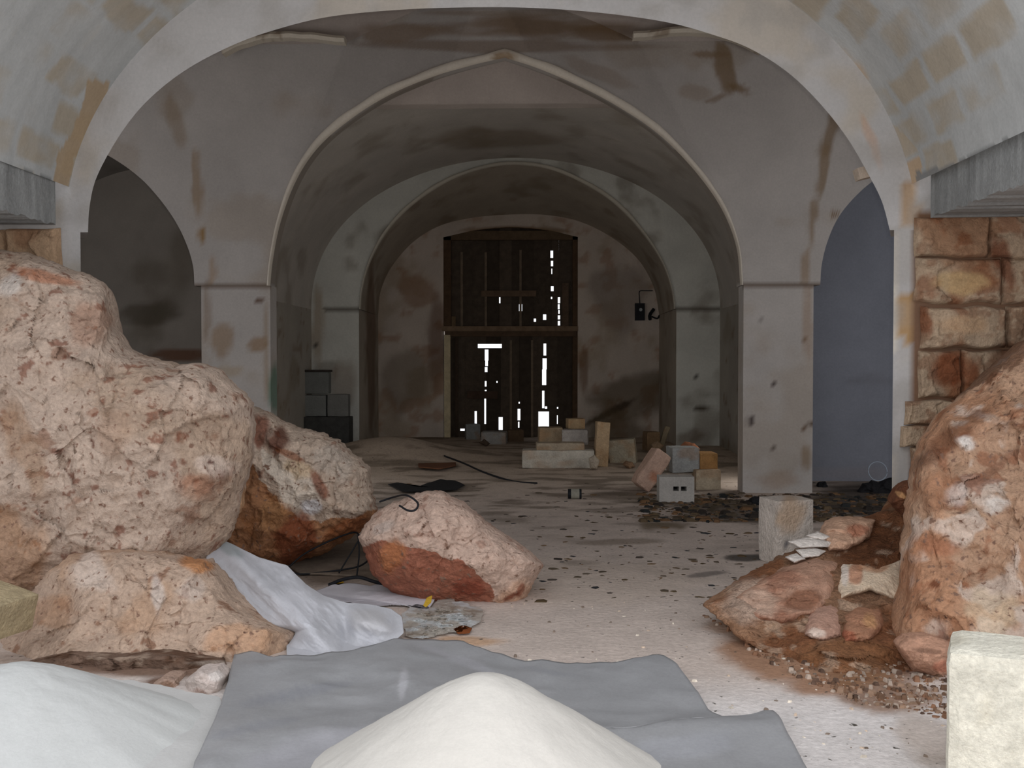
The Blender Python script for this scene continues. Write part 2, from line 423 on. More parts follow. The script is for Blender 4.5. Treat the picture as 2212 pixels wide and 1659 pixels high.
# ---- near barrel vault (ceiling)
aV, bV = 2.62, 1.95
s0 = math.asin(0.28/bV)
th = np.linspace(s0, math.pi-s0, 230); ys = np.linspace(YM, YA, 90)
TH, YY = np.meshgrid(th, ys)
A = np.stack([aV*np.cos(TH), YY, ZS+bV*np.sin(TH)], -1)
A = A + (0.012*(fbm(A*2.2, 3, 8)-0.5))[..., None]*np.stack([np.cos(TH), 0*TH, np.sin(TH)], -1)
mbV = MB().grid(A)
def vault_col(V):
    X, Y, Z = V.T
    ang = np.arctan2((Z-ZS)/bV, X/aV); s = ang*2.35
    wob = 0.10*(fbm(V*5, 3, 91)-0.5); s = s+wob; Y = Y+0.14*(fbm(V*4, 3, 92)-0.5)
    row = np.floor(s/0.27); off = (row % 2)*0.24
    cell = np.floor((Y+off)/0.48)
    fs = np.abs((s/0.27) % 1-0.5)*2; fy = np.abs(((Y+off)/0.48) % 1-0.5)*2
    ns = fbm(V*6, 3, 12)
    seam = np.maximum(sstep(0.62, 0.86, fs+0.25*(ns-0.5)), sstep(0.78, 0.92, fy+0.2*(ns-0.5)))
    h = _hash(row, cell, row*0, 3)
    C = paint(V, rgb(182, 185, 184), (), 0.14, 2.0, 9)
    blk = rgb(174, 163, 144)
    m = (1-seam)*sstep(0.22, 0.8, h+1.1*(fbm(V*4.5, 4, 44)-0.5))*0.85
    C = C*(1-m[:, None]) + blk*m[:, None]
    px, py = PX(V)
    # side near the right haunch: warmer, brushed streaks running down
    st = vn(np.stack([Y*16, ang*2.0, X*0], -1), 6)
    C *= (1+0.07*(st-0.5)*2)[:, None]
    ops = [('p', [(192, 170), (238, 178), (205, 260), (185, 330), (160, 340), (150, 400), (140, 470), (108, 472), (118, 380), (125, 330), (160, 280), (180, 220)], rgb(178, 156, 126), 0.9, 5),
           ('p', [(-50, 335), (20, 360), (60, 372), (112, 384), (128, 470), (135, 500), (-50, 470)], rgb(122, 126, 126), 0.85, 7),
           ('p', [(1928, 360), (1990, 340), (1985, 480), (1938, 500)], rgb(196, 164, 124), 0.75, 7),
           ('p', [(1910, 250), (1960, 300), (1985, 330), (1940, 350)], rgb(186, 168, 140), 0.6, 7),
           ('b', 1850, 170, 30, 90, -30, rgb(198, 172, 140), 0.7),
           ('p', [(1980, 372), (2060, 352), (2212, 285), (2330, 240), (2330, 440), (1980, 480)], rgb(130, 132, 132), 0.85, 6)]
    for op in ops:
        q = np.stack([px/26, py/26, V[:, 1]*0.3], -1)
        if op[0] == 'p':
            wx = (fbm(q, 4, 31)-0.5)*2*op[4]; wy = (fbm(q+9.7, 4, 57)-0.5)*2*op[4]
            mm = op[3]*inpoly(px+wx, py+wy, op[1]); c = op[2]
        else:
            a = R(op[5]); u = ((px-op[1])*math.cos(a)+(py-op[2])*math.sin(a))/op[3]; v = (-(px-op[1])*math.sin(a)+(py-op[2])*math.cos(a))/op[4]
            mm = op[7]*(1-sstep(0.5, 1.05, np.sqrt(u*u+v*v)+0.8*(fbm(q, 4, 3)-0.5))); c = op[6]
        C = C*(1-mm[:, None])+c*mm[:, None]
    return np.clip(C, 0, 0.9)
ceil = mbV.build('ceiling', M['plaster'], colfn=vault_col, smooth=True)
tag(ceil, kind='structure')

# ---- concrete ring beams along the near vault's foot
def beam(x0, x1, z0, z1, ya, yb, side, seed):
    mb = MB()
    n = 90
    yy = np.linspace(ya, yb, n)
    prof = [(x0, z1), (x0, z0), (x1, z0), (x1, z1)]
    A = np.zeros((5, n, 3))
    for k, (x, z) in enumerate(prof + [prof[0]]):
        A[k, :, 0] = x; A[k, :, 1] = yy; A[k, :, 2] = z
    # drips and ragged fringe at the lower edge
    fr = vn(np.stack([yy*26, 0*yy, 0*yy+seed], -1), seed)
    A[1, :, 2] -= 0.022*fr; A[0, :, 0] += 0.006*side*fr
    mb.grid(A, flip=(side > 0))
    for ye in (ya, yb):
        mb.raw([(x0, ye, z0), (x1, ye, z0), (x1, ye, z1), (x0, ye, z1)], [(0, 1, 2, 3)])
    return mb
def beamcol(V):
    X, Y, Z = V.T
    C = paint(V, rgb(142, 144, 143), (), 0.2, 3, 4)
    st = vn(np.stack([Y*22, Z*1.5, X*0], -1), 16)
    return C*(1+0.5*(st-0.45))[:, None]
b1 = beam(2.64, 4.3, 2.265, 2.52, YM, 6.03, 1, 3).build('trim_right', M['concrete'], colfn=beamcol); tag(b1, kind='structure')
b2 = beam(-2.60, -4.3, 2.235, 2.50, YM, 6.03, -1, 5).build('trim_left', M['concrete'], colfn=beamcol); tag(b2, kind='structure')

# ---- rough rock side walls under the beams
def rough_side(x, name, seed):
    Y, Z = np.meshgrid(np.linspace(YM, YA, 40), np.linspace(-0.2, 5.6, 60))
    X = x + 0.25*(ridge(np.stack([0*Y, Y*1.2, Z*1.5], -1), 4, seed)-0.5)
    o = MB().grid(np.stack([X, Y, Z], -1)).build(name, M['rock'], base=rgb(176, 138, 108), var=0.3, freq=2, seed=seed, smooth=True,
        ops=[('n', 2.0, 0.5, 0.62, rgb(140, 88, 56), 0.7)])
    return tag(o, kind='structure')
rough_side(-4.5, 'wall_left', 21); rough_side(4.5, 'wall_right', 22)

# ---- wall_middle : piers and three arches of the second row
YB, YB2 = 10.64, 10.9
ZTB = 5.6
cBl = [(435-15, 617), (417, 575), (404, 530), (380, 480), (345, 430), (300, 382), (237, 338), (150, 295), (60, 262), (-20, 250)]
lb = arch_pts(cBl, YB, ZS, None, 60)
xc = lb[-1, 0]; lb_full = np.vstack([np.stack([2*xc-lb[:, 0], lb[:, 1]], -1), lb[::-1][1:]])
cBr = [(1772, 615), (1775, 572), (1788, 520), (1812, 468), (1850, 422), (1895, 385), (1970, 345), (2060, 310), (2150, 290), (2210, 284)]
rb = arch_pts(cBr, YB, ZS, None, 60)
xr = rb[-1, 0]; rb_full = np.vstack([rb, np.stack([2*xr-rb[:, 0], rb[:, 1]], -1)[::-1][1:]])
pxB = [(580, 617), (586, 560), (602, 480), (634, 392), (678, 322), (740, 264), (830, 205), (930, 162), (1010, 138), (1090, 119)]
pxB2 = [(1090, 119), (1150, 138), (1220, 166), (1320, 216), (1420, 282), (1500, 362), (1560, 446), (1593, 530), (1602, 615)]
cBc = np.vstack([arch_pts(pxB, YB, ZS, None, 90), arch_pts(pxB2, YB, None, ZS, 90)[1:]])
def xw(px, Y=YB): return float(P(px, 700, Y)[0])
# the vault web leans in towards the bay between the crease and the central arch
def yfB(x, z):
    px = 1152 + (x-CAM[0])*FPX/YB; py = 780 - (z-1.4)*FPX/YB
    cl = 635 + (380-py)*(750-635)/(380-92)          # crease on the left
    cr = 1540 - (400-py)*(1540-1370)/(400-85)
    d = np.maximum(np.clip((px-cl)/204.0, 0, None)*np.clip((cr-px)/204.0, 0, None), 0)
    up = sstep(430, 330, py)
    mid = np.clip(np.minimum(px-cl, cr-px)/204.0, 0, 1.2)
    return -0.42*mid*up
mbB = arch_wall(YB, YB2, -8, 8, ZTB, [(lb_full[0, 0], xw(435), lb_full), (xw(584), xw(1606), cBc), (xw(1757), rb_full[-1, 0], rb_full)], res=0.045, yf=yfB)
DK = rgb(84, 70, 54)
opsB = [
    ('n', 1.7, 0.53, 0.66, rgb(160, 148, 134), 0.5),
    ('b', 380, 260, 22, 80, -18, rgb(146, 128, 106), 0.55), ('b', 425, 400, 16, 70, -6, rgb(146, 124, 98), 0.7), ('b', 434, 505, 9, 26, 0, rgb(140, 110, 66), 0.95),
    ('b', 458, 590, 10, 46, 0, rgb(158, 132, 104), 0.6), ('b', 558, 650, 12, 8, 10, rgb(90, 62, 44), 0.9), ('b', 480, 730, 30, 40, 0, rgb(140, 112, 78), 0.6),
    ('b', 555, 745, 24, 22, 0, rgb(140, 112, 80), 0.7), ('b', 500, 800, 40, 16, 0, rgb(160, 140, 110), 0.5),
    ('b', 447, 690, 8, 80, 0, rgb(120, 96, 70), 0.5), ('b', 575, 760, 8, 120, 0, rgb(140, 116, 84), 0.5),
    ('b', 1565, 140, 24, 60, -10, rgb(122, 100, 72), 0.8), ('b', 1590, 190, 34, 12, 20, rgb(122, 100, 72), 0.8), ('b', 1530, 118, 60, 9, 0, rgb(130, 108, 84), 0.7),
    ('b', 1500, 200, 50, 20, 10, rgb(150, 134, 116), 0.5), ('b', 1540, 215, 40, 8, -20, rgb(126, 104, 80), 0.6),
    ('b', 1800, 270, 22, 70, 18, rgb(128, 108, 84), 0.8), ('b', 1775, 380, 14, 70, 8, rgb(134, 112, 84), 0.75), ('b', 1800, 462, 16, 8, 5, rgb(116, 88, 56), 0.95),
    ('b', 1755, 480, 10, 60, 5, rgb(134, 112, 84), 0.7), ('b', 1740, 580, 12, 50, 4, rgb(150, 128, 104), 0.7),
    ('b', 1745, 700, 12, 90, 0, rgb(160, 138, 118), 0.6), ('b', 1742, 990, 14, 40, 0, rgb(134, 112, 86), 0.7), ('b', 1680, 1040, 60, 30, 0, rgb(150, 128, 108), 0.5),
    ('b', 1622, 910, 11, 12, 0, rgb(72, 62, 60), 0.95), ('b', 1643, 688, 4, 4, 0, rgb(60, 48, 44), 0.9), ('b', 1672, 832, 6, 6, 0, rgb(60, 48, 44), 0.9), ('b', 1660, 705, 3, 3, 0, rgb(60, 48, 44), 0.9),
    ('b', 1738, 738, 6, 6, 0, rgb(110, 80, 50), 0.9), ('b', 1752, 915, 7, 8, 0, rgb(80, 62, 48), 0.9), ('b', 1738, 928, 8, 6, 0, rgb(100, 76, 56), 0.9), ('b', 1668, 967, 8, 4, 40, rgb(80, 66, 58), 0.8),
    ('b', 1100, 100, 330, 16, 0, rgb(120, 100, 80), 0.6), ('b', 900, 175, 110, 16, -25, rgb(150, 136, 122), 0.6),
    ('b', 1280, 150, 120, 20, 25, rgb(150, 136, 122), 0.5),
    ('f', lambda V, px, py: (np.abs(py-(617+0*px)) < 1.6)*((px > 418) & (px < 600) | (px > 1600) & (px < 1775))*(V[:, 1] < YB+0.01), rgb(95, 78, 64), 0.8),
    ('f', lambda V, px, py: sstep(1.5, 0.4, np.abs(V[:, 1]-(YB+0.02)))*0, PLASTER, 0),
    ('b', 592, 850, 12, 60, 0, rgb(70, 118, 98), 0.7),
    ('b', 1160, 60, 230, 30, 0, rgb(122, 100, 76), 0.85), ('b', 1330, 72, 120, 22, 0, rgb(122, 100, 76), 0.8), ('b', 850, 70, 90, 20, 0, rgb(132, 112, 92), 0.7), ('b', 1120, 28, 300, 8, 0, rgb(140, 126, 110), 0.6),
    ('f', lambda V, px, py: (V[:, 1] > YB+0.03)*(V[:, 2] > 2.2)*1.0, rgb(134, 126, 116), 0.85),  # arch soffits shaded in their colour to offset light bounced off the floor
]
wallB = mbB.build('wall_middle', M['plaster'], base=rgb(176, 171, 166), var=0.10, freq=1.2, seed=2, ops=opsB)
tag(wallB, kind='structure')

def rim(curve, y, w0, w1, dep, seed, yf=None, lo=None):
    """plaster nosing following an arch edge"""
    n = len(curve); T = np.gradient(curve, axis=0); T /= np.linalg.norm(T, axis=1)[:, None]+1e-9
    N = np.stack([T[:, 1], -T[:, 0]], -1)                  # points outward/inward
    cx = curve[:, 0].mean(); cz = curve[:, 1].min()
    sgn = np.sign((N*(curve-np.array([cx, cz]))).sum(1)); N = N*sgn[:, None]
    t = (curve[:, 1]-curve[:, 1].min())/(np.ptp(curve[:, 1])+1e-9)
    w = (w0+(w1-w0)*sstep(0.1, 0.75, t))*(0.8+0.4*vn(np.stack([curve[:, 0]*4, curve[:, 1]*4, 0*t], -1), seed))
    yb = y + (yf(curve[:, 0], curve[:, 1]) if yf else 0)
    k0 = (yb/y)[:, None] if yf else 1.0
    curve = np.array([CAM[0], 1.4])+(curve-np.array([CAM[0], 1.4]))*k0
    rows = []
    for (a, d) in ((-0.12, 0.06), (-0.12, -0.4*dep), (0.25, -dep), (0.8, -dep), (1.0, 0.01)):
        p = curve + N*(a*w)[:, None]
        rows.append(np.stack([p[:, 0], yb+d+0*t, p[:, 1]], -1))
    return MB().grid(np.array(rows), flip=True)
r_ = rim(cBc, YB, 0.015, 0.062, 0.03, 3, yfB).build('arch_edge', M['plaster'], wallB, base=rgb(212, 204, 190), var=0.1, seed=4, smooth=True,  # nosing coloured paler than the wall, painting in its lit edge
    ops=[('b', 1090, 122, 26, 12, 0, rgb(150, 124, 92), 0.8)])
# remnants of a plaster ledge where web and crown meet
def ledge(pts, Y, w, name, seed):
    c = arch_pts(pts, Y, n=50)
    rows = []
    for dz, dy in ((w/2, 0.02), (w/2, -0.10), (0, -0.13), (-w/2, -0.10), (-w/2, 0.02)):
        j = 0.012*(vn(np.stack([c[:, 0]*9, 0*c[:, 0]+dz, 0*c[:, 0]], -1), seed)-0.5)
        rows.append(np.stack([c[:, 0], 0*c[:, 0]+Y+dy, c[:, 1]+dz+j], -1))
    mb = MB().grid(np.array(rows), flip=True)
    n = len(c)
    for k in (0, n-1):
        mb.F.append([k, n+k, 2*n+k, 3*n+k, 4*n+k])
    return mb.build(name, M['plaster'], wallB, base=rgb(206, 198, 182), var=0.15, seed=seed, ops=[('n', 5, 0.6, 0.66, rgb(120, 96, 70), 0.6)])
ledge([(486, 116), (520, 100), (562, 87), (610, 81), (680, 84), (748, 92)], YB-0.12, 0.065, 'plaster_ledge', 3)
ledge([(1366, 82), (1420, 76), (1470, 71), (1540, 74), (1600, 92), (1640, 112)], YB-0.12, 0.065, 'plaster_ledge', 7)

# ---- second bay crown
X, Y = np.meshgrid(np.linspace(-8, 8, 220), np.linspace(YA2-0.3, YB2+0.3, 90))
Z = 4.72 + 0.75*np.clip((YB+0.05-Y)/0.9, -0.1, 1)**0.85*1.0 if False else 4.72 + 0.72*(1-np.exp(-np.clip(YB+0.02-Y, -0.3, 9)/0.55))
Z = Z + 0.02*(fbm(np.stack([X*3, Y*3, 0*X], -1), 3, 6)-0.5)
crown = MB().grid(np.stack([X, Y, Z], -1), flip=True).build('ceiling_middle', M['plaster'], base=rgb(168, 158, 150), var=0.18, freq=2.5, seed=7, smooth=True, ops=[
    ('b', 1150, 70, 230, 26, 0, rgb(104, 84, 62), 0.8), ('b', 1330, 60, 90, 20, 0, rgb(104, 84, 62), 0.7), ('b', 830, 68, 80, 16, 0, rgb(110, 92, 74), 0.6)])
tag(crown, kind='structure')

# ---- third room : side walls, vault, deep rear arch, end wall
YC, YE = 15.5, 17.5
HW = 3.15
def simple_grid(x0, x1, fn, name, base, ops=(), seed=0, flip=False, var=0.1): pass
opsC = [('n', 1.6, 0.5, 0.66, rgb(136, 126, 110), 0.6), ('n', 5, 0.62, 0.7, rgb(120, 100, 82), 0.6)]
for sx, nm in ((-1, 'wall_rear_left'), (1, 'wall_rear_right')):
    Yg, Zg = np.meshgrid(np.linspace(YB2, YC+0.1, 80), np.linspace(-0.2, 2.6, 50))
    o = MB().grid(np.stack([0*Yg+sx*HW, Yg, Zg], -1), flip=(sx > 0)).build(nm, M['plaster'], base=rgb(156, 150, 140), var=0.16, seed=11, ops=opsC)
    tag(o, kind='structure')
th = np.linspace(0, math.pi, 140)
TH, YY = np.meshgrid(th, np.linspace(YB2-0.05, YC+0.05, 70))
o = MB().grid(np.stack([HW*np.cos(TH), YY, ZS+(2.47-0.15*(YY-YB2)/(YC-YB2))*np.sin(TH)**0.92], -1)).build('ceiling_rear', M['plaster'], base=rgb(176, 170, 162), var=0.14, seed=12, smooth=True,
    ops=[('n', 2.2, 0.50, 0.74, rgb(128, 118, 102), 0.5), ('b', 1060, 170, 200, 40, 0, rgb(140, 128, 112), 0.5), ('b', 1100, 300, 160, 26, 0, rgb(130, 116, 98), 0.6)])
tag(o, kind='structure')
pxC = [(778, 668), (782, 625), (797, 570), (828, 510), (870, 460), (922, 418), (982, 384), (1050, 362), (1112, 355), (1185, 364), (1255, 392), (1325, 436), (1385, 498), (1428, 562), (1450, 620), (1457, 668)]
cC = arch_pts(pxC, YC, ZS, ZS, 140)
def xwC(px): return float(P(px, 700, YC)[0])
mbC = arch_wall(YC, YC+0.04, -4, 4, 5.0, [(xwC(775), xwC(1461), cC)], res=0.06)
wallC = mbC.build('wall_rear', M['plaster'], base=rgb(194, 194, 186), var=0.12, seed=13, ops=[
    ('n', 2.4, 0.54, 0.68, rgb(112, 100, 84), 0.5), ('b', 684, 700, 14, 90, 0, rgb(150, 130, 106), 0.6), ('b', 740, 830, 30, 60, 0, rgb(130, 110, 92), 0.5),
    ('b', 684, 745, 6, 6, 0, rgb(50, 44, 40), 0.9), ('b', 730, 818, 5, 5, 0, rgb(50, 44, 40), 0.9), ('b', 1515, 882, 26, 3, 0, rgb(70, 60, 46), 0.9),
    ('b', 1505, 815, 4, 6, 0, rgb(50, 44, 40), 0.9), ('b', 1473, 866, 4, 5, 0, rgb(60, 50, 44), 0.9), ('b', 1495, 940, 40, 20, 0, rgb(96, 76, 56), 0.6),
    ('f', lambda V, px, py: (np.abs(py-669) < 2.6)*((px > 700) & (px < 780) | (px > 1455) & (px < 1560)), rgb(80, 72, 62), 0.8),
])
tag(wallC, kind='structure')
rim(cC, YC, 0.012, 0.05, 0.03, 5).build('arch_edge', M['plaster'], wallC, base=rgb(186, 180, 166), var=0.12, seed=5, smooth=True)
pxE = [(817, 681), (822, 630), (845, 578), (890, 525), (945, 490), (1010, 472), (1090, 464), (1175, 464), (1250, 478), (1320, 512), (1378, 560), (1412, 620), (1424, 681)]
cE = arch_pts(pxE, YE, ZS, ZS, 140)
t = np.linspace(0, 1, 30)[:, None]
A = np.stack([cC[None, :, 0]*(1-t)+cE[None, :, 0]*t, np.repeat(YC+(YE-YC)*t, 140, 1), cC[None, :, 1]*(1-t)+cE[None, :, 1]*t], -1)
mb = MB().grid(A, flip=True)
for xa, xb, fl_ in ((xwC(775), cE[0, 0], False), (xwC(1461), cE[-1, 0], True)):
    tt = np.linspace(0, 1, 30); Zg, T2 = np.meshgrid(np.linspace(-0.2, ZS, 40), tt)
    mb.grid(np.stack([xa*(1-T2)+xb*T2, YC+(YE-YC)*T2, Zg], -1), flip=fl_)
o = mb.build('ceiling_niche', M['plaster'], base=rgb(168, 158, 144), var=0.15, seed=14, ops=[('n', 2.6, 0.5, 0.72, rgb(124, 110, 92), 0.5), ('b', 800, 760, 12, 200, 0, rgb(96, 66, 44), 0.6)])
tag(o, kind='structure')

def xe(px, Y=YE): return float(P(px, 700, Y)[0])
def ze(py, Y=YE): return float(P(1100, py, Y)[2])
zh = ze(512)
dc = arch_pts([(958, 512), (1030, 497), (1104, 491), (1180, 497), (1248, 512)], YE, zh, zh, 40)
mbE = arch_wall(YE, YE+0.34, -8, 8, 5.6, [(xe(958), xe(1248), dc)], zs=zh, res=0.05)
wallE = mbE.build('wall_back', M['plaster'], base=rgb(192, 180, 168), var=0.12, freq=2, seed=15, ops=[
    ('n', 1.9, 0.47, 0.62, rgb(164, 148, 128), 0.7), ('n', 4.4, 0.58, 0.68, rgb(158, 126, 102), 0.6),
    ('b', 900, 630, 40, 40, 0, rgb(140, 104, 76), 0.6), ('b', 1340, 640, 70, 90, 0, rgb(136, 124, 114), 0.6),
    ('b', 1360, 860, 110, 60, -35, rgb(88, 74, 52), 0.7), ('b', 1300, 900, 90, 8, -28, rgb(60, 48, 36), 0.8), ('b', 1340, 930, 80, 50, 0, rgb(92, 78, 56), 0.7),
    ('b', 940, 740, 26, 120, 0, rgb(96, 62, 40), 0.6), ('b', 1262, 800, 12, 70, 0, rgb(110, 76, 46), 0.6), ('b', 880, 820, 60, 90, 0, rgb(96, 82, 60), 0.5),
    ('b', 1110, 500, 140, 12, 0, rgb(120, 92, 62), 0.8)])
tag(wallE, kind='structure')

# ---- outer shell that keeps daylight out (side walls, roof, rooms beside)
o = MB().raw([(-8, YM, 5.6), (8, YM, 5.6), (8, 18, 5.6), (-8, 18, 5.6)], [(0, 1, 2, 3)]).build('ceiling_outer', M['plaster'], base=rgb(130, 125, 120)); tag(o, kind='structure')
for x, nm in ((-8, 'wall_outer_left'), (8, 'wall_outer_right')):
    o = MB().raw([(x, YM, -0.3), (x, 18, -0.3), (x, 18, 5.6), (x, YM, 5.6)], [(0, 1, 2, 3)]).build(nm, M['plaster'], base=rgb(110, 105, 100)); tag(o, kind='structure')
# right aisle: flat bluish wall
Xg, Zg = np.meshgrid(np.linspace(HW, 8, 90), np.linspace(-0.2, 5.6, 90))
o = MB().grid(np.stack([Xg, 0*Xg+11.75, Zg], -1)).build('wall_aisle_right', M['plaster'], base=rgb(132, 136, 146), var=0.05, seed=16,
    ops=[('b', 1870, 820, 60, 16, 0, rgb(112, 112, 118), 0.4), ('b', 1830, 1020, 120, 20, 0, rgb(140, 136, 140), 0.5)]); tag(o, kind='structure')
# left aisle room: back wall and barrel vault
Xg, Zg = np.meshgrid(np.linspace(-8, -HW, 90), np.linspace(-0.2, 5.6, 90))
o = MB().grid(np.stack([Xg, 0*Xg+16.2, Zg], -1)).build('wall_aisle_left', M['plaster'], base=rgb(186, 178, 168), var=0.1, seed=17,
    ops=[('n', 1.5, 0.5, 0.76, rgb(140, 130, 114), 0.6), ('b', 390, 765, 80, 18, 0, rgb(128, 82, 52), 0.8), ('b', 330, 680, 100, 30, 0, rgb(84, 74, 52), 0.6)]); tag(o, kind='structure')
th = np.linspace(0, math.pi, 90)
TH, YY = np.meshgrid(th, np.linspace(YB2, 16.2, 30))
o = MB().grid(np.stack([-5.7+2.55*np.cos(TH), YY, ZS+2.35*np.sin(TH)], -1)).build('ceiling_aisle', M['plaster'], base=rgb(176, 172, 166), var=0.1, seed=18, smooth=True,
    ops=[('n', 2.0, 0.5, 0.76, rgb(130, 122, 110), 0.5)]); tag(o, kind='structure')
# arch rib crossing the left aisle
c = np.stack([-5.7+2.5*np.cos(th), ZS+2.3*np.sin(th)], -1)
rows = [np.stack([c[:, 0]*k+(-5.7)*(1-k), 0*th+y, (c[:, 1]-ZS)*k+ZS], -1) for k, y in ((1.02, 13.6), (0.92, 13.6), (0.92, 14.1), (1.02, 14.1))]
o = MB().grid(np.array(rows)).build('trim_aisle', M['plaster'], base=rgb(112, 108, 102), smooth=False, seed=19); tag(o, kind='structure')

# ---- floor
ys = np.r_[np.linspace(-14, 3, 40, endpoint=False), np.linspace(3, 8, 190, endpoint=False), np.linspace(8, 18, 170)]
xs = np.r_[np.linspace(-12, -3.4, 40, endpoint=False), np.linspace(-3.4, 3.4, 230, endpoint=False), np.linspace(3.4, 12, 41)]
Xg, Yg = np.meshgrid(xs, ys)
Zg = floorz(Xg, Yg) + 0.010*(fbm(np.stack([Xg*5, Yg*5, 0*Xg], -1), 4, 2)-0.5)
def littermask(V, px, py):
    m = fbm(np.stack([V[:, 0]*2.2, V[:, 1]*5.0, 0*px], -1), 5, 77)
    band = sstep(7.6, 9.6, V[:, 1])*0.75+0.25*sstep(6.0, 7.5, V[:, 1])
    return sstep(0.58-0.08*band, 0.74-0.08*band, m)*band
fo = MB().grid(np.stack([Xg, Yg, Zg], -1)).build('floor', M['floor'], base=rgb(200, 186, 176), var=0.10, freq=2.4, seed=20, smooth=True, ops=[
    ('f', lambda V, px, py: sstep(8.5, 14, V[:, 1]), rgb(168, 150, 130), 0.7),
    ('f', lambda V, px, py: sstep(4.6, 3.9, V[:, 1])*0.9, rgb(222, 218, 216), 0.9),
    ('b', 1300, 1250, 300, 60, 0, rgb(196, 180, 166), 0.5),
    ('f', littermask, rgb(104, 92, 78), 0.7),
    ('b', 1620, 1110, 230, 26, 4, rgb(84, 74, 62), 0.8), ('b', 1850, 1080, 140, 46, 0, rgb(56, 50, 44), 0.85), ('b', 1430, 1080, 200, 12, 4, rgb(98, 86, 72), 0.6),
    ('b', 1430, 1135, 60, 13, 0, rgb(110, 96, 74), 0.8), ('b', 1330, 1170, 110, 9, 0, rgb(120, 106, 90), 0.6), ('b', 1610, 1205, 60, 8, 0, rgb(76, 72, 68), 0.9),
    ('b', 1530, 1240, 60, 7, -6, rgb(100, 94, 90), 0.7), ('b', 1250, 1215, 60, 9, 0, rgb(146, 134, 122), 0.6),
    ('b', 1760, 1440, 220, 60, 10, rgb(150, 108, 76), 0.85), ('b', 1640, 1370, 130, 26, 14, rgb(160, 122, 92), 0.6), ('b', 1900, 1500, 160, 50, 12, rgb(134, 98, 70), 0.8), ('b', 2000, 1590, 100, 60, 30, rgb(170, 150, 132), 0.5),
    ('b', 300, 1440, 240, 26, 4, rgb(118, 90, 72), 0.9), ('b', 340, 1480, 40, 26, 0, rgb(104, 74, 56), 0.9),
    ('b', 720, 1230, 120, 50, 0, rgb(112, 98, 84), 0.9), ('b', 1000, 1385, 120, 16, 0, rgb(196, 158, 124), 0.8), ('b', 940, 1310, 90, 40, 0, rgb(150, 136, 118), 0.6),
])
tag(fo, kind='structure')

# ================================================================== ROCKS
def rock(name, label, outline, c, Yc, Hf, Hb, base, ops=(), seed=0, n=220, m=60, pw=2.4, amp=0.06, fr=2.6, material='rock', jag=5, cat='rock', group=None, kind=None, clampz=-0.03, var=0.12, freq=2.2, parent=None, fine=0.03, fct=1.0):
    c = np.array(c, float)
    o = resample_closed(outline, n)
    q = np.stack([o[:, 0]/34, o[:, 1]/34, 0*o[:, 0]+seed], -1)
    d = (o-c); L = np.linalg.norm(d, axis=1)
    o = o + d/L[:, None]*((fbm(q, 4, seed)-0.5)*2*jag+(vn(q*5, seed+2)-0.5)*jag*0.9+(vn(q*11, seed+3)-0.5)*jag*0.5)[:, None]
    Yfn = Yc if callable(Yc) else (lambda px, py: Yc+0*px)
    r = 1-(1-np.linspace(0, 1, m))**1.6
    r = r[:, None]
    pxx = c[0]+r*(o[None, :, 0]-c[0]); pyy = c[1]+r*(o[None, :, 1]-c[1])
    h = (1-r**pw)**(1/2.0)*np.ones_like(pxx)
    Y0 = Yfn(pxx, pyy)
    pre = P(pxx, pyy, Y0)
    big = (ridge(pre*fr, 2, seed+3)-0.55)*amp*2.2
    med = (ridge(pre*fr*2.4+5, 4, seed+5)-0.5)*amp*0.7
    wq = pre+0.05*np.stack([fbm(pre*6, 3, seed+k)-0.5 for k in (21, 22, 23)], -1)
    fac = (facet(wq, fr*1.5, seed, 0.7)*amp*0.55+facet(wq, fr*4, seed+4, 0.7)*amp*0.22)*fct
    Yf = Y0 - Hf*h - (big+med+fac)*np.clip(h*1.6, 0, 1)
    F_ = P(pxx, pyy, Yf)
    det = np.stack([fbm(F_*14, 3, seed+k)-0.5 for k in (1, 2, 3)], -1)*fine
    F_ = F_ + det*np.clip(h*3, 0, 1)[..., None]
    F_[..., 2] = np.maximum(F_[..., 2], clampz)
    # rear half: same outline, real depth
    r2 = r[::-1][1:]
    px2 = c[0]+r2*(o[None, :, 0]-c[0]); py2 = c[1]+r2*(o[None, :, 1]-c[1]); h2 = (1-r2**pw)**0.5*np.ones_like(px2)
    B_ = P(px2, py2, Yfn(px2, py2)); B_[..., 1] += Hb*h2 + (ridge(B_*fr, 3, seed+9)-0.5)*amp*h2
    B_[..., 2] = np.maximum(B_[..., 2], clampz)
    mb = MB().grid(np.concatenate([F_, B_], 0), wrap=True)
    cen = P(c[0], c[1], float(np.mean(Yfn(np.array([c[0]]), np.array([c[1]]))))); base_pt = (cen[0], cen[1]-Hf*0.2, 0.0)
    ob = mb.build(name, M[material], parent, base=base, ops=ops, var=var, freq=freq, seed=seed, smooth=True, loc=base_pt)
    if parent is None: tag(ob, label, cat, group, kind)
    return ob

